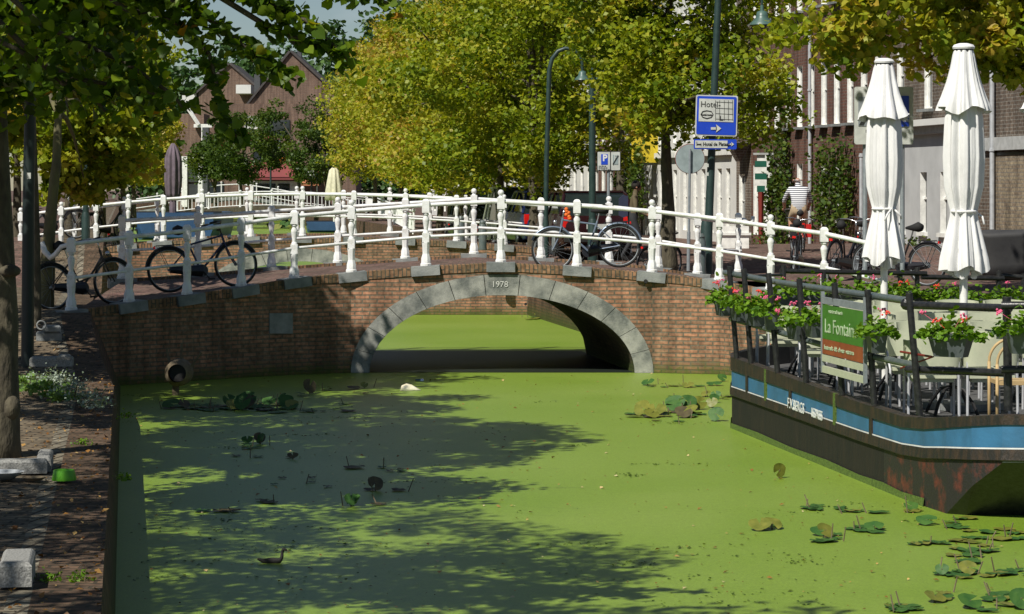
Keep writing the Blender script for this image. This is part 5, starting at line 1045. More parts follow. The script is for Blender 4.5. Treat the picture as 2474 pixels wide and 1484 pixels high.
g = MB(); cx, cy, cz, w_, h_ = sq(D, 1682, 348, 1692, 351, .14); g.box((cx, cy, cz), (w_, .006, h_)); g.tube([P(1682, 343, D)+Vector((0, -.14, 0)), P(1682, 353, D)+Vector((0, -.14, 0))], .006, 4); g.tube([P(1692, 347, D)+Vector((0, -.14, 0)), P(1692, 353, D)+Vector((0, -.14, 0))], .006, 4); g.build('bed_symbol', M['ink'], h2s)
for y in (400, 412): g = MB(); tag(plate('sticker', 'signwhite', None, 44.7, 1704, y-4 if y == 400 else y+5, 1711, y+4 if y == 400 else y+13, .1, .004), 'small white sticker on the hotel lamp post, %s of two' % ('upper' if y == 400 else 'lower'), 'sticker')
rs_ = thing('round_sign', 'round grey back of a traffic sign on a thin galvanised pole', 'sign', P(1667, 652, 46)); c = P(1667, 384, 46)
g = MB(); g.lathe([(.268, -.01), (.268, .01)], c, 40, mt=Matrix.Rotation(R(90), 3, 'X')); g.build('disc', M['signgrey'], rs_, smooth=True, auto=40); g = MB(); g.torus(c, .268, .009, 40, 6, 'Y'); g.build('rim', M['darkred'], rs_)
g = MB(); g.tube([P(1663, 655, 45.95), P(1667, 360, 45.95)], .024, 8); g.tube([P(1663, 655, 45.95), P(1664, 560, 45.95)], .033, 8); g.build('pole', M['galv'], rs_, smooth=True, auto=40)
ps = thing('parking_sign', 'small white parking zone sign with a blue P, on a grey pole', 'sign', P(1470, 640, 47.5))
plate('backing', 'ink', ps, 47.5, 1442, 366, 1499, 413, .06, .02, .02); plate('white_face', 'signwhite', ps, 47.5, 1443.5, 367.5, 1473.5, 411.5, .073, .008, .01); plate('grey_face', 'signwhite', ps, 47.5, 1476, 367.5, 1497.5, 411.5, .073, .008, .01); plate('blue_field', 'signblue', ps, 47.5, 1452, 373, 1468, 398, .08, .006)
text('lettering', 'P', .17, P(1455.5, 389, 47.5)+Vector((0, -.085, 0)), (1, 0, 0), (0, 0, 1), M['letter'], ps, bold=.006); plate('faded_panel', 'signgrey', ps, 47.5, 1480, 374, 1493, 398, .08, .006); text('lettering', 'P', .17, P(1482, 389, 47.5)+Vector((0, -.085, 0)), (1, 0, 0), (0, 0, 1), M['signwhite'], ps); poly3('strike', 'ink', ps, [(1480, 397), (1493, 375)], .008, 47.5, .09, False)
text('lettering', 'ma t/m za\n09.00-22.00\nzo 12.00-22.00', .035, P(1446, 403, 47.5)+Vector((0, -.08, 0)), (1, 0, 0), (0, 0, 1), M['ink'], ps)
g = MB(); g.tube([P(1470, 645, 47.48), P(1470, 366, 47.48)], .03, 8); g.build('pole', M['galv'], ps, smooth=True, auto=40)
ib = thing('info_board', 'white street board with a grey photo panel and blue strip behind the left parasol', 'sign', P(2089, 640, 37)); plate('board', 'signwhite', ib, 37, 2064, 210, 2206, 349, .0, .05, .02)
plate('photo_panel', 'galv', ib, 37, 2073, 234, 2190, 305, .03, .006); plate('blue_strip', 'signblue', ib, 37, 2176, 232, 2195, 306, .036, .006); text('lettering', 'markt', .10, P(2090, 321, 37)+Vector((0, -.03, 0)), (1, 0, 0), (0, 0, 1), M['ink'], ib)
g = MB()
for k in range(4): g.tube([P(2075+k*3, 303, 37)+Vector((0, -.036, 0)), P(2088+k*3, 280, 37)+Vector((0, -.036, 0))], .006, 4)
g.build('black_stripes', M['ink'], ib); text('lettering', 'centrum\ndelft', .06, P(2180, 285, 37)+Vector((0, -.042, 0)), (1, 0, 0), (0, 0, 1), M['letter'], ib)
for x in (2090, 2180): g = MB(); g.tube([P(x, 668, 37.05), P(x, 340, 37.05)], .035, 8); g.build('leg', M['galv'], ib, smooth=True, auto=40)
fs = thing('traffic_sign', 'pale round sign on a dark post far away beside the cream parasol', 'sign', P(752, 505, 185)); g = MB(); g.lathe([(.36, -.02), (.36, .02)], P(752, 423, 185), 20, mt=Matrix.Rotation(R(90), 3, 'X')); g.build('disc', M['signwhite'], fs); g = MB(); g.tube([P(752, 505, 185.1), P(752, 410, 185.1)], .07, 6); g.build('post', M['plinth'], fs)
fs = thing('traffic_sign', 'blue and white small sign on a white post, right of the pale round sign', 'sign', P(766, 505, 186)); g = MB(); g.box(P(768, 424, 186), (.5, .05, .5)); g.build('panel', M['signblue'], fs); g = MB(); g.tube([P(766, 505, 186), P(766, 420, 186.1)], .05, 6); g.build('post', M['wpaint'], fs)
def bollard(label, x, yb, yt, d, m='tubegrey'):
    a_, b_ = P(x, yb, d), P(x, yt, d); h = b_.z-a_.z; r = .09; g = MB(); g.lathe([(r*1.15, 0), (r*1.05, h*.1), (r, h*.82), (r*.8, h*.86), (r*.8, h*.9), (r*.9, h*.92), (r*.5, h)], a_, 14); tag(g.build('bollard', M[m], None, smooth=True, auto=40), label, 'bollard', 'cast iron bollards')
bollard('dark bollard standing against the leaning hotel lamp post', 1693, 664, 564, 44.6); bollard('grey bollard behind the second bridge railing, left of a pair', 1114, 598, 522, 60); bollard('grey bollard behind the second bridge railing, right of a pair', 1166, 603, 532, 57); bollard('low bollard half hidden behind the pedestrian', 1588, 645, 590, 47.5)
# ornamental striped shutter and red post on the brick house
st = thing('striped_shutter', 'green and white striped shutter on the red brick house', 'shutter', P(1838, 500, 77)); d = 76.4; x0, x1 = 1822, 1862
for k in range(6):
    y = 374+k*15; w_ = (1824, 1852) if k % 5 else (1829, 1848); m_ = 'wpaint' if k % 2 == 0 else 'green_shut'; g = MB(); a_, b_ = P(w_[0], y+15, d), P(w_[1], y, d); g.box(((a_.x+b_.x)/2, d, (a_.z+b_.z)/2), (b_.x-a_.x, .06, b_.z-a_.z-.002)); g.build('stripe', M[m_], st)
g = MB(); g.box(P(1855, 425, 77.2), (.30, .06, 1.3)); g.build('white_leaf', M['wpaint'], st); g = MB(); g.tube([P(1838, 600, d), P(1838, 464, d)], [.05, .09], 6); g.build('tapered_foot', M['darkred'], st)
g = MB(); a_ = P(1820, 372, d); b_ = P(1868, 366, d); g.box(((a_.x+b_.x)/2, d, a_.z), (b_.x-a_.x, .2, .06)); g.build('canopy', M['bandstone'], st)
# ------------------------------------------------------------------ bicycles
def bike(label, frame='bikeblack', oma=False, grp=None, lamp_=True):
    t = thing('bicycle', label, 'bicycle', (0, 0, 0), group=grp); Rw = .335
    for x in (-.53, .55):
        g = MB(); g.torus((x, 0, .355), Rw, .02, 36, 8); w = g.build('wheel', M['rubber'], t, smooth=True, local=True); g = MB(); g.torus((x, 0, .355), Rw-.022, .010, 36, 5); r_ = g.build('rim', M['galv'], w, smooth=True, local=True)
        g = MB()
        for k in range(18): a = 2*math.pi*k/18; s = .02 if k % 2 else -.02; g.tube([(x, s, .355), (x+math.cos(a)*(Rw-.02), 0, .355+math.sin(a)*(Rw-.02))], .0016, 3, caps=False)
        g.lathe([(.02, -.035), (.02, .035)], (x, 0, .355), 8, mt=Matrix.Rotation(R(90), 3, 'X')); g.build('spokes', M['galv'], w, local=True)
        g = MB(); g.torus((x, 0, .355), Rw+.035, .018, 18, 6, a0=(.10 if x < 0 else .15)*math.pi, a1=(.98 if x < 0 else .78)*math.pi); g.build('mudguard', M['bikesilver' if frame == 'bikesilver' else 'bikeblack'], t, smooth=True, local=True)
    st_, bb, hd, hb = Vector((-.20, 0, .78)), Vector((-.02, 0, .30)), Vector((.36, 0, .86)), Vector((.39, 0, .72)); g = MB()
    g.tube([bb, st_], .016, 8); g.tube([hb, bb], .018, 8); g.tube([hd, hb+Vector((.01, 0, -.02))], .02, 8)
    g.tube([hd+Vector((.005, 0, -.03)), st_.lerp(bb, .12 if not oma else .75)] if not oma else [hb+Vector((0, 0, .05)), Vector((.15, 0, .45)), st_.lerp(bb, .8)], .016, 8)
    for s in (-1, 1): g.tube([bb, (-.53, s*.055, .355)], .009, 6); g.tube([st_.lerp(bb, .15), (-.53, s*.055, .355)], .008, 6); g.tube([hb+Vector((0, s*.03, 0)), (.46, s*.045, .52), (.55, s*.045, .355)], .011, 6)
    g.tube([hb+Vector((0, -.04, 0)), hb+Vector((0, .04, 0))], .014, 6); g.build('frame', M[frame], t, smooth=True, local=True, auto=40)
    g = MB(); g.tube([st_, st_+Vector((-.04, 0, .14))], .012, 6); g.build('seat_post', M['chrome'], t, local=True); g = MB(); g.tube([(-.40, 0, .955), (-.33, 0, .97), (-.22, 0, .955), (-.10, 0, .95)], [.06, .085, .05, .02], 10); g.build('saddle', M['rubber'], t, smooth=True, local=True)
    g = MB(); g.tube([hd, hd+Vector((-.03, 0, .16))], .012, 6); q = hd+Vector((-.03, 0, .16)); g.tube([q+Vector((-.2, -.27, 0)), q+Vector((-.1, -.27, .02)), q+Vector((0, -.17, .03)), q+Vector((.03, 0, 0)), q+Vector((0, .17, .03)), q+Vector((-.1, .27, .02)), q+Vector((-.2, .27, 0))], .011, 6); h = g.build('handlebar', M['chrome' if frame != 'bikeblue' else 'bikeblack'], t, smooth=True, local=True)
    for s in (-1, 1): g = MB(); g.tube([q+Vector((-.21, s*.27, 0)), q+Vector((-.1, s*.27, .02))], .017, 6); g.build('grip', M['rubber'], h, local=True)
    g = MB()
    for s in (-1, 1): g.tube([(-.30, s*.06, .74), (-.72, s*.06, .75)], .006, 4); g.tube([(-.68, s*.06, .75), (-.53, s*.06, .37)], .005, 4)
    for k in range(5): g.tube([(-.34-.09*k, -.06, .745), (-.34-.09*k, .06, .745)], .005, 4)
    g.build('rear_rack', M['bikeblack'], t, local=True); g = MB(); g.tube([(-.02, -.05, .30), (-.53, -.05, .355)], [.10, .05], 10); g.lathe([(.1, -.015), (.1, .015)], (-.02, -.05, .30), 16, mt=Matrix.Rotation(R(90), 3, 'X')); g.build('chain_guard', M['bikeblack'], t, local=True)
    g = MB(); g.tube([(-.02, -.09, .30), (.09, -.09, .16)], .009, 6); g.box((.1, -.14, .155), (.09, .08, .025)); g.build('pedal', M['rubber'], t, local=True); g = MB(); g.tube([(-.02, .09, .30), (-.13, .09, .44)], .009, 6); g.box((-.14, .14, .445), (.09, .08, .025)); g.build('pedal', M['rubber'], t, local=True)
    if lamp_: g = MB(); g.ball((.49, 0, .80), .04, 10); g.build('headlamp', M['chrome'], t, smooth=True, local=True)
    g = MB(); g.box((-.735, 0, .72), (.02, .06, .04)); g.build('rear_light', M['redlight'], t, local=True)
    return t
bk = bike('black bicycle leaning on the near railing at the left end of the bridge', 'bikeblack', True)
bb_ = bike('blue mountain bicycle leaning against the grey-shaded railing posts', 'bikeblue'); bs_ = bike('silver-grey city bicycle with an orange cloth on the handlebar, on the bridge crest', 'bikesilver')
def setb(o, p, rz, lean): o.location = p; o.rotation_euler = (lean, 0, rz)
p = P(545, 707, 39.3); setb(bb_, (P(495, 700, 39.15).x, 39.05, 1.37), math.atan2(.82, 1.55)*.55, -.09)
bb_.rotation_euler = (-.10, -R(4), R(22))
setb(bk, (P(208, 742, 37.9).x, 37.75, 1.15), R(38), -.10); bk.rotation_euler = (-.10, -R(3), R(40))
bs_.location = (P(1420, 640, 40.5).x, 40.42, 1.645); bs_.rotation_euler = (-.10, -R(3.2), R(180)+R(2)); bs_.rotation_euler = (.10, R(3.2), R(180))
g = MB(); q = bs_.location+Vector((-.33, -.06, .98))
for k in range(6): g.ball(q+Vector((random.uniform(-.03, .03), -.03, -.03*k)), .035, 8)
tag(g.build('orange_cloth', M['orange'], None, smooth=True), 'bright orange cloth tied to the handlebar of the silver bicycle', 'cloth')
for i, (x, y, d, rz, lab) in enumerate(((2040, 640, 43, 60, 'black bicycle parked by the quay left of the first parasol, nearer of two'), (2075, 630, 45.5, 75, 'black bicycle parked by the quay left of the first parasol, farther of two'), (2170, 676, 40.5, 140, 'dark bicycle parked behind the stern railing'), (1590, 636, 52.5, 55, 'black bicycle behind the thick linden trunk'), (900, 578, 84, 50, 'dark bicycle parked on the right quay, leftmost of a row'), (935, 579, 80, 70, 'dark bicycle parked on the right quay, second of a row'), (980, 582, 76, 60, 'dark bicycle parked on the right quay, third of a row'), (1010, 584, 73, 115, 'dark bicycle parked on the right quay, fourth of a row'), (1075, 590, 69, 40, 'dark bicycle by the second linden group'),
     (130, 620, 60, 30, 'dark bicycle on the left quay behind the second bridge'), (258, 600, 64, 50, 'dark bicycle between the left-bank trunks'), (290, 600, 68, 70, 'dark bicycle left of the blue barge'), (1920, 668, 46, 78, 'black bicycle in the stand left of the red bicycle'))):
    q = P(x, y, d); X, Y = toC(q.x, q.y); z = redge(Y)[1]+.01 if x > 700 else ledge(Y)[1]+.03
    if x > 700 and X < redge(Y)[0]: q = C(redge(Y)[0]+.4, Y)
    dup(bk, (q.x, q.y, z), 0, lab, 'parked bicycles', rot=(.08, 0, R(rz)))
# ------------------------------------------------------------------ cars
def car(label, paint, van=False):
    t = thing('parked_car', label, 'van' if van else 'car', (0, 0, 0), group='cars parked along the right quay'); H2 = .45 if van else 0
    pm = mat('car_paint_'+paint[0], paint[1], .25, metal=.2); g = MB(); secs = [(-2.0, .5, .75, .70), (-1.95, .3, .92, .80), (-1.5, .22, .95, .85), (0, .22, .95, .86), (1.2, .22, .92, .85), (1.85, .28, .78, .80), (2.05, .4, .62, .66)]
    r = []
    for x, z0, z1, w in secs: r.append([Vector((x, y*w, z)) for y, z in ((-.94, z0), (.94, z0), (1, z0+.12), (1, (z0+z1)/2+.05), (.93, z1), (-.93, z1), (-1, (z0+z1)/2+.05), (-1, z0+.12))])
    g.loft(r); g.build('body', pm, t, smooth=True, local=True, auto=35)
    g = MB(); cab = [(-1.93, .9, .92, .78), (-1.72, .9, 1.38+H2, .70), (-1.4, .9, 1.45+H2, .68), (.1, .9, 1.45+H2, .68), (1.0 if not van else 1.2, .9, .93, .74)]; r = []
    for x, z0, z1, w in cab: r.append([Vector((x, -w*1.08, z0)), Vector((x, w*1.08, z0)), Vector((x, w, z1)), Vector((x, -w, z1))])
    g.loft(r); g.build('windows', M['carglass'], t, smooth=True, local=True, auto=35)
    g = MB(); g.box((-.68, 0, 1.455+H2), (1.75, 1.34, .03))
    for s in (-1, 1): g.tube([(-1.92, s*.82, .92), (-1.72, s*.71, 1.38+H2), (-1.4, s*.69, 1.45+H2), (.1, s*.69, 1.45+H2), (1.0, s*.77, .94)], .035, 6); g.tube([(-.5, s*.86, .93), (-.55, s*.7, 1.44+H2)], .03, 6)
    if van: g.box((-1.86, 0, 1.15), (.08, 1.3, .5))
    g.build('roof', pm, t, local=True)
    for s in (-1, 1):
        g = MB(); g.box((-1.93, s*.69, .78 if not van else .95), (.12, .2, .24 if not van else .45)); g.build('tail_light', M['redlight'], t, local=True); g = MB(); g.box((1.93, s*.6, .62), (.12, .3, .14)); g.build('headlight', M['chrome'], t, local=True)
        for x in (-1.25, 1.3): g = MB(); g.lathe([(.3, -.1), (.31, -.08), (.31, .08), (.3, .1)], (x, s*.76, .31), 20, mt=Matrix.Rotation(R(90), 3, 'X')); w = g.build('wheel', M['rubber'], t, smooth=True, local=True, auto=40); g = MB(); g.lathe([(.19, -.11), (.19, .11)], (x, s*.765, .31), 12, mt=Matrix.Rotation(R(90), 3, 'X')); g.build('hubcap', M['galv'], w, local=True)
    g = MB(); g.box((-2.02, 0, .42), (.14, 1.5, .16)); g.build('bumper', M['rubber'], t, local=True); g = MB(); g.box((-2.0, 0, .68), (.03, .5, .11)); g.build('number_plate', M['signwhite'], t, local=True); return t
for i, (d, uoff, col, van, lab) in enumerate(((57.5, -1.1, ('dkred', (.03, .008, .01)), 0, 'dark maroon car with glowing-red tail light behind the silver bicycle wheel'), (64, -.9, ('blue', (.02, .035, .12)), 0, 'dark blue hatchback with a red tail light, right of the bridge crest'), (69, -.8, ('white', (.55, .56, .55)), 1, 'white van parked among the trunks behind the bridge crest'), (75.5, -.5, ('black', (.012, .014, .016)), 0, 'black car with a red sticker in its rear window'), (83, 0, ('teal', (.02, .05, .05)), 0, 'dark teal car parked beyond the black car'), (91.5, 0, ('black2', (.012, .012, .014)), 1, 'black high-backed car with upright red tail lights, furthest of the row'))):
    c_ = car(lab, col, van); X, Y = toC(X2(d, 11.5), d); q = C(11.5+uoff+(1.2 if d > 80 else 0), Y); c_.location = (q.x, q.y, redge(Y)[1]+.02); c_.rotation_euler = (0, 0, R(90)+CROT)
# ------------------------------------------------------------------ people
def hand(nodes, edges, zone, nm_, w, dirv, side, mi):
    dirv = Vector(dirv).normalized(); sd = Vector(side).normalized()
    nodes[nm_+'p'] = (w+dirv*.06, .026); edges.append((nm_, nm_+'p')); zone.append(mi)
    for k, (o, l_) in enumerate(((-.027, .062), (-.009, .075), (.009, .07), (.027, .055))):
        a, b = '%sf%d' % (nm_, k), '%sg%d' % (nm_, k); nodes[a] = (w+dirv*(.085+l_*.5)+sd*o, .0095); nodes[b] = (w+dirv*(.085+l_)*.97+sd*o+Vector((0, 0, -.018)), .008); edges.append((nm_+'p', a)); edges.append((a, b)); zone += [mi, mi]
    nodes[nm_+'t'] = (w+dirv*.07-sd*.05, .01); edges.append((nm_+'p', nm_+'t')); zone.append(mi)
# pedestrian walking right with a backpack
o = P(1528, 450, 53); o = Vector((o.x, o.y, 1.37)); V_ = lambda x, y, z: Vector((x, y, z))
nd_ = {'pel': (V_(0, 0, .92), .125), 'waist': (V_(.01, 0, 1.08), .125), 'chest': (V_(.03, 0, 1.30), .145), 'neck0': (V_(.05, 0, 1.45), .075), 'neck': (V_(.07, 0, 1.50), .052), 'head': (V_(.10, 0, 1.60), .085), 'crownh': (V_(.09, 0, 1.67), .075),
       'hL': (V_(.01, -.09, .88), .095), 'kL': (V_(.16, -.10, .50), .062), 'aL': (V_(.10, -.10, .10), .042), 'tL': (V_(.26, -.10, .03), .036), 'hR': (V_(-.01, .09, .88), .095), 'kR': (V_(.00, .10, .50), .062), 'aR': (V_(-.22, .10, .14), .042), 'tR': (V_(-.10, .10, .03), .036),
       'sL': (V_(.04, -.17, 1.39), .068), 'eL': (V_(.06, -.22, 1.12), .048), 'wL': (V_(.27, -.20, 1.02), .030), 'sR': (V_(.04, .17, 1.39), .068), 'eR': (V_(.10, .22, 1.13), .048), 'wR': (V_(.32, .18, 1.04), .030), 'nose': (V_(.195, 0, 1.585), .012)}
ed = [('pel', 'waist'), ('waist', 'chest'), ('chest', 'neck0'), ('neck0', 'neck'), ('neck', 'head'), ('head', 'crownh'), ('pel', 'hL'), ('hL', 'kL'), ('kL', 'aL'), ('aL', 'tL'), ('pel', 'hR'), ('hR', 'kR'), ('kR', 'aR'), ('aR', 'tR'), ('chest', 'sL'), ('sL', 'eL'), ('eL', 'wL'), ('chest', 'sR'), ('sR', 'eR'), ('eR', 'wR'), ('head', 'nose')]
zn = [2, 1, 1, 0, 0, 0, 2, 2, 2, 3, 2, 2, 2, 3, 1, 1, 1, 1, 1, 1, 0]
hand(nd_, ed, zn, 'wL', nd_['wL'][0], (1, .1, -.1), (0, .3, 1), 0); hand(nd_, ed, zn, 'wR', nd_['wR'][0], (1, -.1, -.1), (0, .3, 1), 0)
pe = thing('person', 'pedestrian in a brown jacket with a navy backpack walking right behind the railing', 'person', o); bd = skin('body', nd_, ed, [M['skindark'], M['jacket'], M['trousers'], M['rubber']], zn, pe)
g = MB(); g.ball((.075, 0, 1.655), .107, 14, sc=(1, 1, .95)); g.add([], []); hr_ = g.build('hair', M['hair'], pe, smooth=True, local=True)
g = MB(); r = [[Vector((x, y*.15, z)) for y, z in ((-1, z0), (1, z0), (1, z1), (-1, z1))] for x, z0, z1 in ((-.10, 1.0, 1.42), (-.2, .96, 1.44), (-.29, 1.0, 1.36))]; g.loft(r); g.build('backpack', M['pack'], pe, smooth=True, local=True, auto=30)
for s in (-1, 1): g = MB(); g.ball((.085, s*.088, 1.6), .022, 8); g.build('ear', M['skindark'], pe, local=True)
# cyclist from behind
cq = P(1927, 640, 58); Xc, Yc = toC(cq.x, cq.y); zc = redge(Yc)[1]+.01
cb = bike('red and black bicycle ridden away by the man in the striped shirt', 'red'); cb.location = (cq.x, cq.y, zc); cb.rotation_euler = (0, 0, R(90)+R(4))
cy = thing('person', 'bald man in a navy-striped shirt and beige shorts cycling away', 'person', (cq.x, cq.y, zc))
nd_ = {'pel': (V_(0, -.28, 1.04), .15), 'waist': (V_(0, -.24, 1.2), .15), 'chest': (V_(0, -.14, 1.44), .165), 'neck0': (V_(0, -.08, 1.57), .08), 'neck': (V_(0, -.06, 1.62), .058), 'head': (V_(0, -.03, 1.73), .09), 'crownh': (V_(0, -.04, 1.79), .08),
       'hL': (V_(-.11, -.24, 1.0), .105), 'kL': (V_(-.15, .12, .82), .07), 'aL': (V_(-.13, .02, .40), .045), 'tL': (V_(-.13, .16, .34), .036), 'hR': (V_(.11, -.24, 1.0), .105), 'kR': (V_(.15, .10, .66), .07), 'aR': (V_(.13, -.04, .24), .045), 'tR': (V_(.13, .10, .18), .036),
       'sL': (V_(-.20, -.12, 1.50), .08), 'eL': (V_(-.31, .05, 1.26), .05), 'wL': (V_(-.28, .24, 1.07), .032), 'sR': (V_(.20, -.12, 1.50), .08), 'eR': (V_(.31, .05, 1.26), .05), 'wR': (V_(.28, .24, 1.07), .032), 'nose': (V_(0, .07, 1.72), .012)}
ed = [('pel', 'waist'), ('waist', 'chest'), ('chest', 'neck0'), ('neck0', 'neck'), ('neck', 'head'), ('head', 'crownh'), ('pel', 'hL'), ('hL', 'kL'), ('kL', 'aL'), ('aL', 'tL'), ('pel', 'hR'), ('hR', 'kR'), ('kR', 'aR'), ('aR', 'tR'), ('chest', 'sL'), ('sL', 'eL'), ('eL', 'wL'), ('chest', 'sR'), ('sR', 'eR'), ('eR', 'wR'), ('head', 'nose')]
zn = [1, 1, 1, 0, 0, 0, 2, 2, 0, 3, 2, 2, 0, 3, 1, 1, 0, 1, 1, 0, 0]
hand(nd_, ed, zn, 'wL', nd_['wL'][0], (0, 1, -.3), (1, 0, 0), 0); hand(nd_, ed, zn, 'wR', nd_['wR'][0], (0, 1, -.3), (-1, 0, 0), 0)
skin('body', nd_, ed, [M['skin'], M['stripe'], M['shorts'], M['rubber']], zn, cy)
for s in (-1, 1): g = MB(); g.ball((s*.095, -.03, 1.73), .022, 8); g.build('ear', M['skin'], cy, local=True)
g = MB(); g.torus((0, -.05, 1.73), .086, .012, 16, 6, 'Z', a0=math.pi*1.0, a1=math.pi*2.0); g.build('hair', M['galv'], cy, local=True)
for s, m_ in ((-1, 'rubber'), (1, 'red')): g = MB(); g.box((cq.x+s*.17, cq.y-.58, zc+.56), (.12, .32, .3)); tag(g.build('pannier_bag', M[m_]), ('black' if s < 0 else 'red')+' pannier bag hanging beside the back wheel of the ridden bicycle', 'bag')
# ------------------------------------------------------------------ water bird, rubbish, nest
c0 = G(662, 1361); S_ = .235
nd_ = {'mid': (V_(-.05, 0, .035), .068), 'rump': (V_(-.22, 0, .035), .048), 'tail': (V_(-.36, 0, .075), .020), 'breast': (V_(.12, 0, .04), .058), 'neckb': (V_(.17, 0, .10), .040), 'neck': (V_(.175, 0, .19), .032), 'head': (V_(.20, 0, .265), .042), 'face': (V_(.26, 0, .245), .022), 'bill': (V_(.32, 0, .22), .007)}
ed = [('mid', 'rump'), ('rump', 'tail'), ('mid', 'breast'), ('breast', 'neckb'), ('neckb', 'neck'), ('neck', 'head'), ('head', 'face'), ('face', 'bill')]
cot = thing('coot', 'dark young coot swimming to the right in the shaded duckweed', 'water bird', c0); bdy = skin('body', nd_, ed, [M['feather'], M['featherpale'], M['beak']], [0, 0, 0, 0, 1, 0, 0, 2], cot); cot.scale = (.38, .4, .44); cot.rotation_euler = (0, 0, R(-8))
nb_ = thing('nest_basket', 'dark wicker duck nest basket on sticks in front of the shaded wing wall', 'nest basket', G(425, 955)); n0 = G(425, 955); d = n0.y
g = MB(); c = P(432, 900, d); r = [[c+Vector((math.cos(a)*k, oy, math.sin(a)*k)) for a in np.linspace(0, 2*math.pi, 20, endpoint=False)] for k, oy in ((.13, -.2), (.19, -.12), (.2, .1), (.12, .3), (.03, .34))]; g.loft(r, caps=False); g.build('basket', M['dead'], nb_, smooth=True)
g = MB(); g.lathe([(.125, 0), (.125, .01)], c+Vector((0, -.1, 0)), 16, mt=Matrix.Rotation(R(90), 3, 'X')); g.build('opening', M['ink'], nb_)
for q0, q1 in (((412, 900), (403, 843)), ((437, 880), (439, 830)), ((450, 900), (487, 852))): g = MB(); g.tube([P(*q0, d), P(*q1, d)], .017, 6); g.build('stick', M['dead'], nb_)
g = MB(); g.tube([P(425, 925, d), P(424, 960, d)-Vector((0, 0, .1))], .05, 8); g.build('foot', M['dead'], nb_)
g = MB(); q = G(990, 944); g.v = []; r = []
for i, (x, h_, w_) in enumerate(((-.14, .01, .02), (-.12, .07, .07), (-.05, .10, .09), (.03, .09, .09), (.09, .05, .06), (.16, .015, .02))): r.append([q+Vector((x, math.cos(a)*w_, max(0, math.sin(a))*h_*(1+.1*math.sin(5*a+i)))) for a in np.linspace(0, 2*math.pi, 14, endpoint=False)])
g.loft(r); tag(g.build('plastic_bag', M['bag'], None, smooth=True), 'crumpled pale yellow bag floating on the duckweed', 'bag')
cn = thing('drink_can', 'silver and green drink can floating near the arch', 'can', G(1015, 920)); g = MB(); q = G(1013, 920); mt_ = Matrix.Rotation(R(90), 3, 'Y'); g.lathe([(.028, -.06), (.032, -.05), (.032, .02)], q, 14, mt=mt_); g.build('body', M['lampshade'], cn); g = MB(); g.lathe([(.033, .021), (.033, .06), (.026, .07)], q, 14, mt=mt_); g.build('end', M['chrome'], cn)
# ------------------------------------------------------------------ water plants
def pads(label, spec, up=.3, grp='water lily clumps'):
    """spec: list of (x, y, radius m, kind, tilt)"""
    c = G(spec[0][0], spec[0][1]); t = thing('water_lily', label, 'water plant', c, group=grp); bs = {'pad': MB(), 'padold': MB(), 'padbrown': MB()}; stm = MB()
    for x, y, r, k, tl in spec:
        r *= .66; q = G(x, y); n = 16; a0 = random.uniform(0, 6.28); tilt = R(tl); az = random.uniform(-.9, .9) if tl > 20 else random.uniform(0, 6.28); mt = Matrix.Rotation(az, 3, 'Z') @ Matrix.Rotation(tilt, 3, 'X'); cu = random.uniform(.01, .09); vs = [q+mt @ Vector((0, r*math.sin(tilt)*.0, 0))+Vector((0, 0, .012+r*math.sin(tilt)*.9))]
        for i in range(n+1):
            a = a0+.22+(2*math.pi-.44)*i/n; rr = r*(1+.06*math.sin(3*a)); v = Vector((rr*math.cos(a), rr*math.sin(a)*.86, cu*rr*abs(math.cos(a+az))**2+.004*math.sin(5*a))); vs.append(vs[0]+mt @ v)
        vs = [Vector((v[0], v[1], max(.008, v[2]))) for v in vs]
        bs[k].add(vs, [(0, i+1, i+2) for i in range(n)])
        if tl > 20: stm.tube([q+Vector((0, .03, -.05)), vs[0]], .008, 5)
    for k, b in bs.items():
        if b.v: b.build('leaves', M[k], t, smooth=True)
    for _ in range(max(1, len(spec)//3)):
        x, y = random.choice(spec)[:2]; q = G(x+random.uniform(-25, 25), y+random.uniform(-6, 6)); tp = q+Vector((random.uniform(-.07, .07), random.uniform(-.05, .05), random.uniform(.06, .16))); stm.tube([q-Vector((0, 0, .05)), tp], [.007, .005], 5)
    if stm.v: stm.build('stems', M['dead'], t)
    return t
def rp(cx, cy, sx_, sy_, n, rmin=.09, rmax=.17, upf=.35, ks=('pad', 'pad', 'padold', 'padbrown')):
    return [(random.gauss(cx, sx_), random.gauss(cy, sy_), random.uniform(rmin, rmax), random.choice(ks), random.uniform(22, 65) if random.random() < upf*.6 else random.uniform(0, 4)) for _ in range(n)]
pads('big lily clump with shiny raised leaves near the wing wall', [(555, 985, .17, 'pad', 60), (690, 985, .17, 'pad', 55), (650, 980, .16, 'pad', 35), (620, 988, .15, 'pad', 20), (705, 990, .14, 'padold', 50), (580, 988, .12, 'padold', 60)]+rp(620, 986, 75, 7, 44, .12, .24))
pads('dark lily leaves left of the big clump', rp(470, 985, 34, 6, 16, .12, .2, ks=('pad', 'padbrown'), upf=.5)); pads('dark folded lily leaf standing near the bridge foot', [(748, 952, .19, 'padbrown', 70), (725, 955, .13, 'pad', 15), (790, 945, .14, 'padbrown', 10), (740, 963, .1, 'padold', 20)])
pads('flat lily leaves right of the folded leaf', [(855, 941, .16, 'padbrown', 12), (880, 938, .09, 'padold', 50), (880, 952, .12, 'padbrown', 4)]); pads('lily leaves lying between the clump and the bag', rp(780, 985, 60, 10, 8, .07, .12, .15))
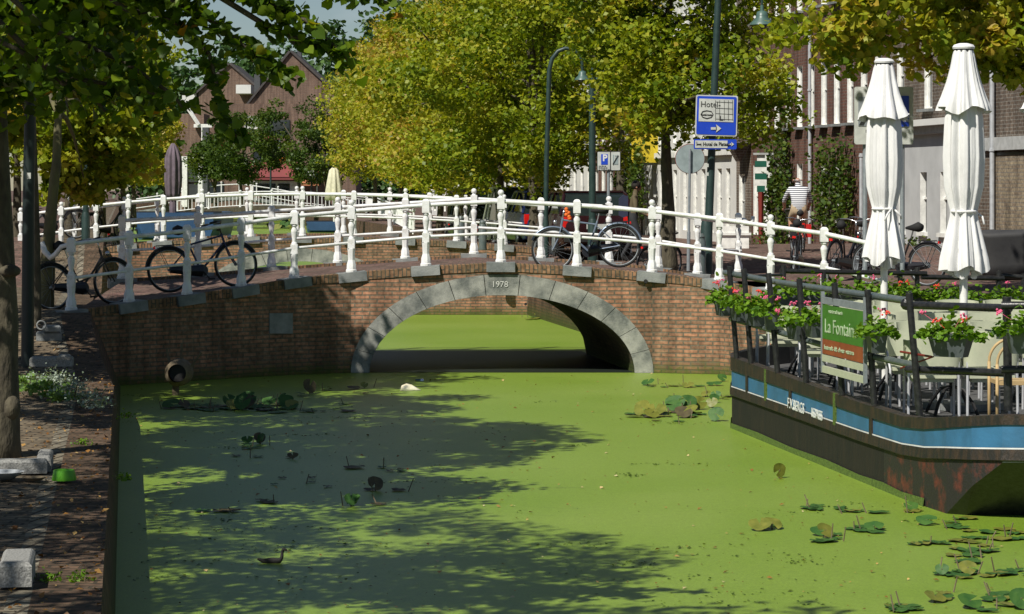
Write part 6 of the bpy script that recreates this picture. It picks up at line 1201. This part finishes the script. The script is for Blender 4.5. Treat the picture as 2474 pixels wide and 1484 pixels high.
pads('big sunlit lily clump left of the barge stern', [(1662, 992, .19, 'pad', 65), (1690, 990, .17, 'padold', 60), (1675, 1003, .18, 'pad', 12), (1720, 985, .13, 'padold', 55), (1600, 1003, .15, 'pad', 8)]+rp(1650, 1000, 48, 8, 26, .12, .22)); pads('lily leaves under the right brick wall, first group', [(1565, 931, .17, 'pad', 25)]+rp(1585, 935, 14, 2, 3, .08, .12)); pads('lily leaves under the right brick wall, middle group', rp(1655, 933, 20, 3, 7, .08, .15, .4)); pads('lily leaves against the barge stern corner', [(1725, 932, .19, 'pad', 12), (1745, 922, .12, 'pad', 50), (1755, 960, .15, 'padold', 12)]+rp(1735, 960, 18, 10, 6, .08, .14)); pads('two lily leaves drifting above the big sunlit clump', rp(1660, 963, 22, 2, 4, .09, .15, .1))
for i, (cx, cy, n, sx_, sy_, uf, rr) in enumerate(((600, 1078, 5, 22, 4, .5, .12), (628, 1072, 2, 2, 1, 1, .12), (690, 1105, 4, 60, 15, .2, .1), (856, 1132, 1, 0, 0, 1, .2), (925, 1135, 4, 40, 4, 0, .1), (905, 1186, 2, 3, 1, .9, .15), (968, 1186, 2, 8, 1, .1, .13), (852, 1222, 2, 3, 1, 1, .13), (916, 1220, 1, 1, 0, .6, .12), (545, 1236, 4, 40, 3, 0, .14), (640, 1215, 3, 15, 3, .5, .13), (760, 1165, 5, 50, 12, .2, .08))):
    pads(['withered lily leaves in the shade, left middle', 'dark upright lily leaf beside the withered ones', 'scattered small leaves in the tree shade', 'large dark lily leaf standing like a shell', 'flat lily leaves right of the shell-like leaf', 'green folded lily leaf below the shell-like leaf', 'small flat leaf right of the folded one', 'brown crumpled leaf in the lower shade', 'tiny dark leaf right of the crumpled one', 'long flat leaves at the edge of the sunlit patch', 'curled leaves by the thin upright stalks', 'small leaves with stalks in the sunlit patch'][i], rp(cx, cy, sx_, sy_, n, rr*.8, rr, uf, ks=('padbrown', 'padbrown', 'pad')))
pads('single upright oval lily leaf beside the barge', [(1883, 1156, .13, 'padold', 80)])
for i, (cx, cy, n, sx_, sy_, uf, lab) in enumerate(((1985, 1228, 4, 20, 3, .3, 'lily leaves below the barge side, left group'), (2060, 1235, 3, 20, 3, .1, 'lily leaves below the barge side, middle'), (2122, 1240, 1, 0, 0, .8, 'brown curled leaf by the barge waterline'), (2190, 1235, 3, 12, 3, .8, 'large raised leaf against the barge bow'), (1852, 1280, 3, 10, 3, .7, 'lily leaf pair alone on the open duckweed at right'), (1998, 1300, 5, 14, 6, .5, 'dark folded lily leaves, left of the tall stalks'), (2090, 1280, 5, 22, 4, .2, 'lily leaves with tall stalks below the barge'), (2215, 1315, 3, 18, 2, 0, 'long flat leaf below the bow'), (2300, 1265, 5, 25, 6, .3, 'lily leaves just under the bow'), (2335, 1310, 5, 25, 5, .1, 'flat lily leaves right of the bow'), (2420, 1305, 6, 30, 8, .35, 'large shiny leaves at the right edge'), (2350, 1335, 4, 22, 4, .1, 'mid-green lily leaves in the lower right, upper row'), (2335, 1358, 3, 15, 2, 0, 'one long pale lily leaf in the lower right'), (2320, 1390, 7, 24, 6, .6, 'raised shiny lily leaves in the lower right'), (2435, 1388, 4, 18, 5, .3, 'triangular leaves by the right edge'), (2290, 1443, 3, 12, 3, .5, 'folded yellow-green leaf in the lower right corner area'), (2420, 1445, 5, 30, 5, .2, 'flat leaves in the lower right corner'), (2190, 1474, 5, 35, 4, .2, 'leaves at the bottom edge, right of centre'), (2410, 1474, 4, 30, 4, .5, 'leaves at the bottom right corner'))):
    pads(lab, rp(cx, cy, sx_*1.2, sy_*1.2, int(n*1.6), .08, .17, uf*.5, ks=('pad', 'pad', 'padold')))
pads('leafy lily clump seen through the arch', rp(1320, 768, 22, 3, 14, .15, .28, .7, ks=('pad', 'padold'))); pads('lily leaves by the far wall seen through the arch, right end', rp(1372, 775, 18, 4, 10, .15, .25, .6, ks=('pad', 'padold')))
pads('dark lily field beyond the second bridge', rp(690, 545, 30, 9, 50, .3, .55, .5, ks=('pad', 'padold')))
# fallen leaves and specks
cc = []; n = 1500
while len(cc) < n:
    y = HY+18000/random.uniform(15.5, 41); x = random.uniform(280, 2474); q = G(x, y); X, Y = toC(q.x, q.y)
    if X < .05 or (q.y < 35 and q.x > SD(q.y)-.1) or q.y > 39.7: continue
    if x > 1300 and random.random() < .45: continue
    cc.append((q.x, q.y, .012))
stuff(leaves('fallen_leaves', np.array(cc), RNG.choice([.018, .03, .045], len(cc), p=[.5, .35, .15]), RNG.uniform(0, 1, len(cc)), M['fallen'], None, 'kite', up=3.5), 'small fallen leaves scattered over the duckweed', 'leaves')
cc = []
for k in range(60):
    x = random.uniform(330, 2400); y = random.uniform(915, 1470); q = G(x, y); X, Y = toC(q.x, q.y)
    if (q.y < 35 and q.x > SD(q.y)-.2): continue
    sx_ = random.uniform(.08, .45)
    for j in range(random.randint(5, 40)): cc.append((q.x+random.gauss(0, sx_), q.y+random.gauss(0, .09), .006))
stuff(leaves('floating_weed', np.array(cc), RNG.uniform(.01, .04, len(cc)), RNG.uniform(0, 1, len(cc)), M['leafG'], None, 'kite', up=6), 'torn dark weed lying in streaks on the duckweed', 'weed')
# ------------------------------------------------------------------ left quay things
def block(label, x, y, z, sx_, sy_, sz, rz, m='granite', grp='granite kerb blocks'):
    q = G(x, y, z); g = MB(); b = .025; r = []
    for zz_, k in ((0, 0), (sz-b, 0), (sz-.006, b*.6), (sz, b)): r.append([q+Matrix.Rotation(rz, 3, 'Z') @ Vector((X*(sx_/2-k), Y*(sy_/2-k), zz_)) for X, Y in ((-1, -1), (1, -1), (1, 1), (-1, 1))])
    g.loft(r); return tag(g.build('kerb_block', M[m], None), label, 'kerb stone', grp)
lz = .55
block('granite kerb block at the bottom left corner, lit from the left', 42, 1400, lz, .20, .62, .15, CROT); block('granite kerb block at the corner beside the green bowl', 108, 1128, lz, .13, .75, .12, CROT); block('low granite kerb running left from the bowl corner', 35, 1143, lz, .55, .16, .12, CROT)
block('granite block at the foot of the slim tree', 125, 884, .66, .55, .28, .12, .1); block('small granite block on top of the longer one', 155, 868, .82, .16, .2, .06, .1); block('stone step left of the sloping bricks', 118, 822, .85, .35, .3, .12, .2, 'stone'); block('upper stone step beside the coiled ring', 125, 800, .98, .25, .3, .08, .2, 'stone')
g = MB(); q = G(100, 800, 1.0); g.torus(q+Vector((0, 0, .08)), .06, .012, 20, 6, 'Y'); tag(g.build('iron_ring', M['stone'], None, smooth=True), 'grey ring standing on the steps behind the slim tree', 'ring')
def bowl(label, x, y, r, h, m, z=.55):
    q = G(x, y, z); g = MB(); g.lathe([(r*1.0, 0), (r*1.02, .01), (r*.86, h), (r*.78, h), (r*.7, h*.35), (.01, h*.3)], q, 28); tag(g.build('bowl', M[m], None, smooth=True, auto=35), label, 'bowl')
bowl('bright green plastic dog bowl on the quay', 155, 1160, .10, .085, 'greenplastic'); g = MB(); q = G(8, 1158, .55); g.lathe([(.08, 0), (.17, .06), (.175, .065), (.16, .065), (.07, .01)], q, 28); tag(g.build('dish', M['enamel'], None, smooth=True, auto=35), 'shallow white enamel dish at the left edge', 'dish')
g = MB(); q = G(82, 1160, .55); g.lathe([(.07, 0), (.1, .025), (.09, .025), (.06, .008)], q, 22); tag(g.build('dish', M['dead'], None, smooth=True, auto=35), 'small brown dish between the enamel dish and the green bowl', 'dish')
def bush(name, label, pts, n, sp, ls, m, cat='plant', kind='kite', bias=0):
    c = pts[0]; t = thing(name, label, cat, c); cc = []; tt = []
    for k in range(n): p = Vector(random.choice(pts)); cc.append((p.x+random.gauss(0, sp[0]), p.y+random.gauss(0, sp[1]), p.z+abs(random.gauss(0, sp[2])))); tt.append(random.gauss(.5+bias, .2))
    g = MB()
    for k in range(14): p = Vector(random.choice(cc)); b = Vector((p.x*.9+c[0]*.1, p.y*.9+c[1]*.1, c[2])); g.tube([b, p], .006, 4)
    g.build('stem', M['dead'], t); leaves('foliage', np.array(cc), ls, np.array(tt), M[m], t, kind); return t
bush('silver_bush', 'low silvery ground plant spilling over the quay edge', [G(x, y, .6) for x, y in ((90, 925), (130, 925), (160, 945), (190, 960), (215, 975), (235, 985), (150, 930), (175, 945))], 1500, (.09, .2, .07), .032, 'leafS', bias=.3)
bush('green_plant', 'yellow-green leafy plant at the foot of the knotted tree', [G(x, y, .6) for x, y in ((60, 925), (80, 945), (120, 955), (150, 968), (100, 940))], 700, (.08, .15, .05), .05, 'leafS', bias=-.25, kind='hex')
for x, y, lab in ((118, 1405, 'small weed beside the bottom kerb block'), (195, 1403, 'yellow-green tuft on the bottom paving'), (298, 1160, 'fern-like weed growing from the quay wall top'), (200, 1075, 'thin weed between the paving stones'), (302, 1010, 'grassy tuft overhanging the quay edge')): bush('weed', lab, [G(x, y, .52)], 70, (.035, .05, .03), .03, 'leafB')
cc = []; 
for k in range(1500):
    Y = random.uniform(13, 36); X, z = ledge(Y); o = random.random()**1.3*1.9; p = C(X-o, Y, z+.02*o+.012); cc.append(tuple(p))
stuff(leaves('quay_leaves', np.array(cc), RNG.choice([.02, .035, .05], len(cc), p=[.5, .35, .15]), RNG.uniform(0, .85, len(cc)), M['fallen'], None, 'kite', up=1.6), 'dry leaves and litter strewn on the shaded quay bricks', 'leaves')
# covered object, planters and bench on the right street
cv = thing('covered_barbecue', 'tall object under a black cover at the right edge', 'covered object', P(2435, 672, 42)); q = P(2435, 672, 42); g = MB(); r = []
for z, k in ((0, .62), (.25, .66), (.5, .72), (.7, .80), (.74, .81), (.78, .76), (.80, .4)): r.append([Vector((q.x, q.y, q.z+z))+Vector((k*.72*math.copysign(abs(math.cos(a))**.35, math.cos(a))*(1+.03*math.sin(7*a+z*9)), k*.6*math.copysign(abs(math.sin(a))**.35, math.sin(a)), .02*math.sin(4*a))) for a in np.linspace(0, 2*math.pi, 32, endpoint=False)])
g.loft(r); g.build('cover', M['cover'], cv, smooth=True)
g = MB(); g.box(P(1770, 592, 60), (.75, .4, .9)); g.box(P(1770, 565, 60), (.85, .5, .06)); tag(g.build('white_cabinet', M['wpaint']), 'white box bench behind the railing by the cream house', 'bench')
q = P(1811, 556, 47); pp = thing('rail_post', 'grey end post with a curled white rail end, right of the lamp post', 'railing post', P(1784, 657, 45.6)); o2 = bpy.data.objects.new('post', PN['cap']); COL.objects.link(o2); o2.parent = pp; g = MB(); z = P(1784, 657, 45.6)+Vector((0, 0, .98)); g.tube([z, z+Vector((.12, 0, -.03)), z+Vector((.2, 0, -.1)), z+Vector((.26, 0, -.05)), z+Vector((.27, 0, .04))], .035, 10); g.build('scroll', M['white'], pp, smooth=True)
ld = thing('trestle_rack', 'white ladder-like rack between the right-hand trunks', 'ladder', P(1042, 500, 100)); g = MB()
for x in (1033, 1051): g.tube([P(x, 505, 100), P(x, 408, 100)], .035, 6)
for y in (412, 425, 438, 452, 466, 480): g.tube([P(1033, y, 100), P(1051, y, 100)], .03, 6)
g.build('frame', M['wpaint'], ld)
